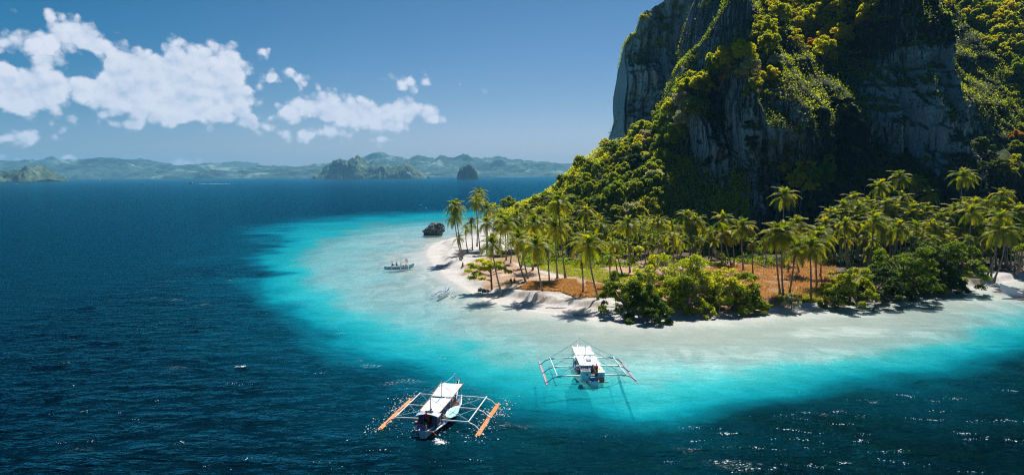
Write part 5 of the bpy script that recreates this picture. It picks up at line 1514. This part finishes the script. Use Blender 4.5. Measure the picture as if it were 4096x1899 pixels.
# boat under way, nearest
p = at(1770, 1662, 0)
B1 = dict(s=.91, L=14.2, beam=1.7, deck=.70, rise=1.45, hull=P_PALEBLUE, half=4.15, float_x=5.45, beam_z=.95, beams=[-4.0, .3, 4.4], float_y=(-5.6, 5.0), float=P_BAMBOO, poles=3,
          rails=[(.95, -6.7, .62), (1.55, -4.2, .70), (1.75, -1.0, .74), (1.62, 2.2, .78), (.95, 4.9, .95)], side=P_SLATE, woodpoles=True,
          canopies=[(-4.5, -.35, 2.35, 2.5, 2.10, 2.20), (-.02, 4.1, 2.5, 2.75, 2.30, 2.58)],
          masts=[(-4.4, 2.1, 3.7, P_SLATE), (-.18, 1.0, 4.0, P_SLATE), (5.2, 1.0, 3.5, P_WHITE)])
B1['ropes'] = rig(B1)
H1 = -math.radians(11)
boat1 = bangka('white canopied outrigger boat under way with orange bamboo floats, nearest the camera', (p.x, p.y, 0), H1, B1)
MB().box((0, 7.0, 2.35), (.10, .10, 1.0)).build('bow_post', P_WHITE, boat1)
cab = MB().box((-.78, -5.35, 1.22), (.50, .05, 1.30)); cab.build('cabin_wall', P_NAVY, boat1)
MB().box((.78, -5.35, 1.22), (.50, .05, 1.30)).build('cabin_wall', P_NAVY, boat1)
for s in (-1, 1): MB().box((s * 1.03, -4.8, 1.22), (.05, 1.1, 1.28)).build('cabin_wall', P_NAVY, boat1)
MB().box((0, -4.25, 1.2), (2.0, .05, 1.24)).build('cabin_bulkhead', P_DARK, boat1)
rf = MB(); rings = []
for k in range(9):
    x = -1.28 + 2.56 * k / 8; z = 1.90 + .26 * (1 - (x / 1.28) ** 2)
    rings.append([Vector((x, -5.75, z)), Vector((x, -4.55, z + .04)), Vector((x, -4.55, z - .01)), Vector((x, -5.75, z - .05)), Vector((x, -5.75, z))])
roof = rf.loft(rings).build('cabin_roof', P_METAL, boat1)
MB().box((.12, -5.05, 2.215), (.62, .62, .03)).build('solar_panel', P_SOLAR, roof)
tr_ = MB()
for k, x in enumerate((-1.0, -.72, -.45)): MB().tube([(x * .8, -6.8, .66), (x * 1.25, -5.3, .72)], .06, 7).build('stern_pole', P_WHITE, boat1)
MB().tube([(-1.0, -6.75, .66), (1.0, -6.75, .62)], .06, 7).build('stern_rail', P_WOOD, boat1)
MB().tube([(.15, -6.5, .7), (.15, -6.5, 1.25)], .05, 7).build('rudder_post', P_WHITE, boat1)
MB().tube([(.9, -6.3, .35), (1.35, -6.9, .42)], .05, 7).build('exhaust_pipe', P_ORANGE, boat1)
def prop(name, label, cat, root, lp, mb, mat, rz=0.0):
    o = mb.build(name, mat); o.location = local(root, lp); o.rotation_euler = (0, 0, root.rotation_euler.z + rz)
    return tag(o, label, cat)
def update(): bpy.context.view_layer.update()
update()
# aqua kayak propped on the right rail
kr = []
for k in range(13):
    t = k / 12; y = -1.75 + 3.5 * t; w = .46 * math.sin(math.pi * min(1, max(0, t))) ** .6 + .015; zz = .16 + .14 * abs(2 * t - 1) ** 3
    kr.append([Vector((-w, y, zz)), Vector((-w * .7, y, zz - .17)), Vector((0, y, zz - .22)), Vector((w * .7, y, zz - .17)), Vector((w, y, zz)), Vector((w * .6, y, zz + .05)), Vector((0, y, zz + .02)), Vector((-w * .6, y, zz + .05)), Vector((-w, y, zz))])
kay = tag(empty('kayak', local(boat1, (1.62, -1.9, 1.02)), H1 - .16), 'pale aqua kayak leaning on the right side of the nearest boat', 'kayak'); kay.rotation_euler = (0, .55, H1 - .10)
MB().loft(kr).build('shell', P_AQUA, kay); MB().tube([(0, -1.0, .24), (.05, 0, .25), (0, .9, .24)], .03, 5).build('deck_line', P_PALEBLUE, kay)
person('stand', local(boat1, (-.05, -5.75, .68)), H1 + math.pi, 'person in a red shirt standing in the stern doorway of the nearest boat', (.55, .03, .03), (.03, .03, .04))
person('work', local(boat1, (.28, -5.0, .68)), H1 + 2.6, 'person in dark clothes behind the red shirt in the nearest boat stern doorway', (.05, .05, .05), (.04, .04, .05))
person('stand', local(boat1, (-1.15, 3.9, .72)), H1 + .4, 'dark clad crew member standing by the front left canopy corner of the nearest boat', (.10, .04, .03), (.03, .03, .04))
person('bench', local(boat1, (.15, 5.9, .95)), H1, 'person sitting low on the bow of the nearest boat', (.03, .04, .05), (.03, .04, .06))
for k, (x, y, c_) in enumerate([(.95, .1, None), (1.02, .8, (.5, .2, .14)), (.98, 1.6, (.08, .12, .2)), (.95, -3.6, (.55, .20, .24))]):
    person('bench', local(boat1, (x, y, .60)), H1 - 1.4, ['bare chested passenger seated at the right side under the nearest boat canopies', 'passenger in a tan top seated right side of the nearest boat', 'passenger in dark blue seated foremost on the nearest boat right side', 'passenger in pink by the cabin right wall of the nearest boat'][k], c_, (.15, .05, .05), P_SKIN2)
prop('cloth_bundle', 'pink cloth bundle on the left stern poles of the nearest boat', 'bundle', boat1, (-.75, -5.7, .85), MB().box((0, 0, 0), (.7, .4, .28), .3, .6), P_PINK)
prop('basin', 'dark blue tub beside the left cabin wall of the nearest boat', 'tub', boat1, (-.8, -5.65, .80), MB().tube([(0, 0, -.16), (0, 0, .16)], [.19, .24], 12), P_BLUE)
prop('crate', 'orange brown crate on the left side deck by the nearest boat cabin', 'crate', boat1, (-1.35, -4.9, .82), MB().box((0, 0, 0), (.5, .4, .3)), P_WOOD)
prop('engine', 'dark engine on the left side deck behind the nearest boat cabin', 'engine', boat1, (-1.25, -4.25, .88), MB().box((0, 0, 0), (.45, .6, .42)).tube([(0, 0, .2), (.1, .1, .5)], .07, 6), P_DARK)
prop('ladder', 'grey ladder lying along the right side deck of the nearest boat', 'ladder', boat1, (1.30, -4.1, .82), MB().tube([(-.2, -.8, 0), (-.2, .8, 0)], .035, 5).tube([(.2, -.8, 0), (.2, .8, 0)], .035, 5).tube([(-.2, -.5, 0), (.2, -.5, 0)], .03, 5).tube([(-.2, -.1, 0), (.2, -.1, 0)], .03, 5).tube([(-.2, .3, 0), (.2, .3, 0)], .03, 5), P_METAL)
# boat moored over the turquoise
p = at(2343, 1487, 0)
B2 = dict(s=.91, L=15.0, beam=1.9, deck=.72, rise=1.35, hull=P_WHITE, half=4.6, float_x=6.05, beam_z=.95, beams=[-5.0, -.4, 4.0], float_y=(-6.0, 6.0), float=P_GREYB, poles=1, stripe=P_BAMBOO, arm=P_SLATE, beammat=P_WHITE, deckmat=P_BLUE,
          rails=[(1.15, -6.6, .66), (1.55, -4.0, .72), (1.6, 0, .76), (1.4, 2.6, .82), (.8, 5.0, 1.0)], side=P_NAVY,
          canopies=[(-3.9, .2, 2.85, 2.75, 2.10, 2.22), (.75, 4.6, 2.7, 2.55, 2.3, 2.5)],
          masts=[(-3.6, .7, 3.5, P_WHITE), (.5, .8, 3.8, P_WHITE), (5.6, 1.0, 3.7, P_WHITE)])
B2['ropes'] = rig(B2)
H2 = math.radians(3)
boat2 = bangka('white outrigger boat with two box cabins at its stern, moored over the turquoise drop', (p.x, p.y, 0), H2, B2)
update()
def open_box(x, y, w, d, z0, z1, mat, name):
    b = MB()
    b.box((x - w / 2, y, (z0 + z1) / 2), (.05, d, z1 - z0)); b.box((x + w / 2, y, (z0 + z1) / 2), (.05, d, z1 - z0))
    b.box((x, y - d / 2 + .022, (z0 + z1) / 2), (w - .052, .05, z1 - z0 - .004)); b.box((x, y + d / 2 - .022, (z0 + z1) / 2), (w - .052, .05, z1 - z0 - .004))
    return b.build(name, mat, boat2, smooth=False)
bx_ = open_box(-.98, -6.0, 1.15, .95, .50, 1.95, P_WHITE, 'stern_cabin')
em = MB().tube([(-.86, -6.515, 1.55), (-.86, -6.49, 1.55)], .14, 14); em.build('emblem', P_WOOD, bx_)
lf = MB(); lf.add([(-.95, -6.522, 1.50), (-.80, -6.522, 1.52), (-.86, -6.522, 1.64), (-.92, -6.522, 1.60)], [(0, 1, 2, 3)]).build('emblem_leaf', paint('emblem_green', (.10, .30, .06)), bx_)
b2b = MB().box((1.02, -5.85, 1.12), (.92, .95, 1.22)).build('stern_cabin', P_WHITE, boat2, smooth=False)
MB().sheet((.52, -6.38, 1.765), (1.52, -6.38, 1.765), (1.52, -5.32, 1.80), (.52, -5.32, 1.80), 2, 2, 0, .035).build('cabin_roof', P_WHITE, b2b)
MB().box((1.02, -6.335, 1.35), (.42, .02, .05)).build('vent_slot', P_DARK, b2b)
MB().tube([(-.5, -7.2, .62), (1.9, -6.9, .62)], .06, 7).build('stern_rail', P_WOOD, boat2)
MB().tube([(.1, -7.2, .5), (.35, -7.6, .05)], .05, 6).build('rudder_post', P_DARK, boat2)
person('work', local(boat2, (.36, -6.75, .70)), H2 + .5, 'crew member in a white and yellow shirt bending at the stern of the moored boat', (.70, .52, .10), (.05, .07, .12))
for k, (x, y, ps_, c_, w) in enumerate([(-.75, -4.4, 'bench', (.65, .08, .03), 'passenger in an orange life vest left of the mast on the moored boat'), (-1.2, -3.6, 'bench', (.60, .07, .03), 'passenger in red at the left edge under the moored boat canopy'), (-.3, -4.0, 'bench', (.10, .14, .10), 'passenger in dark green behind the open stern cabin of the moored boat'),
                                     (.62, -4.9, 'work', (.45, .06, .03), 'red clad crew member between the box cabins of the moored boat'), (.75, -4.1, 'bench', (.20, .08, .04), 'brown clad person by the kayak rack of the moored boat'), (.25, -3.5, 'bench', (.65, .09, .05), 'passenger in a red vest under the rear edge of the moored boat canopy')]):
    person(ps_, local(boat2, (x, y, .62)), H2 + k, w, c_, (.06, .06, .10))
prop('cooler', 'blue cool box with pale lid behind the open stern cabin of the moored boat', 'cooler', boat2, (-.2, -6.55, .90), MB().box((0, 0, 0), (.6, .42, .40)).box((0, 0, .23), (.64, .46, .06)), P_BLUE)
prop('crate', 'brown crate of red goods below the right box cabin of the moored boat', 'crate', boat2, (1.05, -6.65, .82), MB().box((0, 0, 0), (.55, .35, .34)), P_WOOD)
kk = tag(empty('kayak', local(boat2, (1.42, -3.4, .98)), H2 - .12), 'white kayak with two orange seat pads on the right deck of the moored boat', 'kayak'); kk.rotation_euler = (0, .2, H2 - .1)
MB().loft(kr).build('shell', P_WHITE, kk)
for y in (-.6, .5): MB().tube([(0, y, .17), (0, y, .215)], .26, 14).build('seat_pad', P_YEL, kk)
prop('bicycle_rack', 'tangle of blue ladder rails hung on the left side of the moored boat', 'rack', boat2, (-1.72, -1.2, .95), MB().tube([(0, -1.6, -.3), (0, 1.6, -.2)], .035, 5).tube([(0, -1.6, .35), (0, 1.4, .45)], .035, 5).tube([(0, -1.2, -.3), (.05, -1.0, .4)], .03, 5).tube([(0, -.3, -.3), (.05, -.1, .4)], .03, 5).tube([(0, .7, -.3), (.05, .9, .4)], .03, 5).tube([(0, 1.4, .45), (.1, 1.9, .1), (0, 1.6, -.2)], .035, 5), P_BLUE)
prop('solar_panel', 'small dark panel lying on the rear canopy of the moored boat', 'panel', boat2, (.15, -1.5, 2.20), MB().box((0, 0, 0), (.6, .9, .04)), P_GREYB)
# blue boat off the point
p = at(1597, 1074, 0)
B3 = dict(s=.95, L=8.4, beam=1.25, deck=.55, rise=.9, hull=P_AQUAH, half=2.1, float_x=2.9, beam_z=.75, beams=[-2.0, .4, 2.6], float_y=(-2.9, 4.4), float=P_WHITE, poles=1, arm=P_WHITE, beammat=P_WHITE, deckmat=P_SLATE, r=.06,
          canopies=[(-2.1, .45, 1.4, 1.4, 1.55, 1.6), (.55, 1.9, 1.3, 1.2, 1.7, 1.8)], masts=[(-2.2, .6, 2.6, P_SLATE), (.5, .6, 2.9, P_SLATE), (2.1, .7, 2.9, P_SLATE)])
B3['ropes'] = rig(B3)
H3 = -math.radians(82)
boat3 = bangka('small blue outrigger boat with three masts and white awnings in the shallows off the point', (p.x, p.y, 0), H3, B3)
update()
bm = MB()
for k in range(20):
    a, a2 = 2 * math.pi * k / 20, 2 * math.pi * (k + 1) / 20
    bm.tube([(.30 * math.cos(a), 0, .30 * math.sin(a)), (.30 * math.cos(a2), 0, .30 * math.sin(a2))], .085, 7, False)
prop('lifebuoy', 'orange lifebuoy ring hung on the front mast of the small blue boat', 'lifebuoy', boat3, (.10, 2.0, 2.3), bm, P_ORANGE, rz=math.radians(82))
person('bench', local(boat3, (.1, -1.9, .60)), H3, 'crew member in dark clothes at the stern of the small blue boat', (.03, .04, .03), (.03, .03, .03))
person('bench', local(boat3, (.0, -.8, .60)), H3 + 1.2, 'person in a yellowish shirt beside the middle mast of the small blue boat', (.35, .25, .05), (.03, .03, .03))
prop('barrel', 'red container on the deck of the small blue boat, left of its twin', 'container', boat3, (-.3, 1.15, .80), MB().tube([(0, -.25, 0), (0, .25, 0)], .2, 10), P_ORANGE)
prop('barrel', 'red container nearer the bow of the small blue boat', 'container', boat3, (-.25, 1.85, .85), MB().tube([(0, -.22, 0), (0, .22, 0)], .18, 10), P_ORANGE)
# little white boat
p = at(1778, 1180, 0)
B4 = dict(L=6.6, beam=.85, deck=.42, rise=.95, hull=P_WHITE, half=1.75, float_x=2.25, beam_z=.55, beams=[-1.5, .2, 1.5], float_y=(-1.9, 1.9), float=P_GREYB, poles=1, arm=P_WHITE, deckmat=P_BLUE, r=.055, masts=[(-.2, .4, 1.7, P_WHITE), (.6, .4, 1.7, P_WHITE)])
boat4 = bangka('tiny white outrigger canoe with blue inside floating beside the point', (p.x, p.y, 0), -math.radians(16), B4)
# boat cut by the right edge
p = at(4112, 1190, 0)
B5 = dict(L=15.0, beam=1.9, deck=.75, rise=1.8, hull=P_WHITE, half=3.2, float_x=4.5, beam_z=1.0, beams=[-3.2, 1.2, 4.6], float_y=(-4.8, 6.9), float=P_RED, poles=1, arm=P_RED, spread=P_RED, beammat=P_WHITE, deckmat=P_SLATE, r=.08,
          canopies=[(-5.2, 2.0, 2.7, 2.6, 2.4, 2.45)], masts=[(1.4, .7, 4.8, P_SLATE)])
H5 = math.radians(80)
c5 = Vector((p.x + 3.2, p.y + 1.0, 0))
boat5 = bangka('white outrigger boat with red floats whose upturned bow enters at the right edge', c5, H5, B5)
update()
MB().box((0, 4.9, 1.45), (.16, .16, .75)).build('bow_bollard', P_AQUA, boat5)
person('raise', local(boat5, (.1, 2.5, .72)), H5 + 1.5, 'bare chested person standing on the foredeck of the boat at the right edge', None, (.30, .16, .05))
person('stand', local(boat5, (-.5, 1.1, .72)), H5 + 2.2, 'person in black shorts standing by the awning of the boat at the right edge', (.55, .56, .6), (.01, .01, .012))
# people resting under the palms
g = og(2045, 1127); person('sit', (g.x, g.y, g.z + .02), 2.6, 'person in a red shirt sitting on the ground under the lawn palms', (.55, .03, .02), (.2, .03, .03))
g = og(2057, 1128); person('sit', (g.x, g.y, g.z + .02), 3.4, 'person in dark clothes sitting beside the one in red under the palms', (.02, .02, .025), (.03, .03, .04))
g = og(2092, 1132); o = MB().box((0, 0, .18), (.8, .5, .36), .2, .7).build('bag', P_BLUE); o.location = g; tag(o, 'blue bag lying on the grass at the foot of a palm beside the seated pair', 'bag')
# ------------------------------------------------------------------ far craft
def far_boat(name, label, px_, py_, Lb, mat, sail=False, cabin=True):
    p = at(px_, py_, 0)
    root = tag(empty(name, p, 0), label, 'boat')
    rings = []
    for k in range(7):
        t = k / 6; x = (t - .5) * Lb; w = Lb * .11 * (1 - abs(2 * t - 1) ** 3) + .05; z = Lb * .075 * (1 + .3 * abs(2 * t - 1))
        rings.append([Vector((x, -w, z)), Vector((x, -w * .6, -.2)), Vector((x, w * .6, -.2)), Vector((x, w, z)), Vector((x, -w, z))])
    MB().loft(rings).build('hull', mat, root)
    if cabin: MB().box((-.05 * Lb, 0, Lb * .15), (Lb * .55, Lb * .16, Lb * .13)).build('cabin', P_WHITE, root)
    if sail:
        MB().tube([(0, 0, 0), (0, 0, Lb * 1.4)], Lb * .012, 6).build('mast', P_WHITE, root)
        MB().sheet((.02 * Lb, 0, Lb * .15), (Lb * .45, .1, Lb * .15), (.05 * Lb, 0, Lb * 1.35), (.02 * Lb, 0, Lb * 1.35), 4, 6, .02, .03).build('sail', P_CLOTH, root)
    return root
far_boat('ferry', 'white passenger boat pulling a long white wake on the far water', 765, 734, 22, P_WHITE)
far_boat('sailing_boat', 'tiny white sailing boat near the far left shore', 400, 722, 9, P_WHITE, True, False)
far_boat('outrigger_boat', 'small dark boat far out left of the white passenger boat', 573, 737, 14, P_SLATE)
far_boat('anchored_boat', 'left of two white boats below the twin humped karst islet', 1614, 708, 40, P_WHITE)
far_boat('anchored_boat', 'right of two white boats below the twin humped karst islet', 1636, 708, 40, P_WHITE)
far_boat('motor_boat', 'tiny boat throwing spray near the left islet', 68, 736, 10, P_WHITE)
# ------------------------------------------------------------------ foam: torn flecks of white water, and white flecks modelled for sun glints
M_FOAM_GLINT = paint('foam_and_glint_white', (.78, .82, .86), .9, .1, .1)
def foam(name, spots, seed):
    rg = np.random.default_rng(seed); V = []; F = []
    for (cx, cy_, sx_, sy_, rot, n, s0) in spots:
        for _ in range(n):
            a, b2 = rg.normal() * sx_, rg.normal() * sy_
            x = cx + a * math.cos(rot) - b2 * math.sin(rot); y = cy_ + a * math.sin(rot) + b2 * math.cos(rot)
            r = s0 * rg.uniform(.3, 1.0) ** 2; k0 = len(V); m_ = 6; el = rg.uniform(.35, .9); ang = rg.uniform(-.6, .6)
            zz = float(tile_s(TZ, np.array([x]), np.array([y]))[0]) * .5 + .06
            for k in range(m_):
                q = 2 * math.pi * k / m_; rr = r * rg.uniform(.6, 1.2)
                u, v = rr * math.cos(q), rr * el * math.sin(q)
                V.append((x + u * math.cos(ang) - v * math.sin(ang), y + u * math.sin(ang) + v * math.cos(ang), zz))
            V.append((x, y, zz + r * .35)); V.append((x, y, zz - .15))
            for k in range(m_):
                F.append((k0 + k, k0 + (k + 1) % m_, k0 + m_)); F.append((k0 + (k + 1) % m_, k0 + k, k0 + m_ + 1))
    o = link(name, mesh_np(name, np.array(V), None, F), M_FOAM_GLINT)
    return tag(o, kind='stuff')
sp_ = []
for s in (-1, 1):
    for y, n in ((-5.5, 60), (-3, 70), (0, 80), (2.5, 80), (4.5, 60), (7, 25)):
        q = local(boat1, (s * (5.6 + (.6 if y > 3 else 0)), y, 0)); sp_.append((q.x, q.y, .75, 1.2, H1, int(n * .85), .115))
for x, y, n in ((-1.6, -2, 40), (-1.7, 1.5, 50), (1.7, -5, 20), (-1.6, -5.5, 30), (-2.8, -6, 12), (2.2, -7, 14), (1.6, 6, 25), (-1.4, 5.5, 30)):
    q = local(boat1, (x, y, 0)); sp_.append((q.x, q.y, .45, .9, H1, int(n * .85), .11))
foam('foam', sp_, 5)
q = local(boat1, (1.9, -7.6, 0)); sp2 = []
for k in range(9):
    t = k / 8; a_ = local(boat1, (1.35 + .9 * t, -6.9 - 1.1 * t, .42 - .42 * t)); sp2.append((a_.x, a_.y, .05 + .28 * t, .05 + .22 * t, 0, 14 + int(30 * t), .07 + .06 * t))
foam('water_jet_spray', sp2, 6)
w0 = at(790, 736, 0); foam('ferry_wake', [(w0.x + d_, w0.y + rnd * 2, 6, 1.0, 0, 26, 1.6) for d_, rnd in zip(range(8, 95, 8), [0, 1, -1, 0, 1, 0, -1, 0, 1, 0, 0])], 7)

rw = random.Random(9); spw = []
def streak(px_, py_, n, s0, ln):
    p = at(px_, py_, 0); spw.append((p.x, p.y, ln, .16, rw.uniform(-.35, .15), n, s0))
for k in range(58):
    x = 2150 + 1950 * rw.random() ** .8; y = 1500 + 390 * rw.random() ** .8
    if y < 1900 - (x - 2100) * .12 and y < 1640 - (x - 3000) * .12: continue
    streak(x, y, rw.randint(6, 26), rw.uniform(.07, .14), rw.uniform(.4, 1.5))
for k in range(34):
    streak(rw.uniform(200, 1900), rw.uniform(1150, 1890), rw.randint(2, 8), rw.uniform(.06, .12), rw.uniform(.2, .7))
streak(963, 1465, 26, .22, .5); streak(1280, 1490, 8, .14, .5)
foam('sun_glint_flecks', spw, 8)  # white flecks on the waves, modelled in place of sun glints
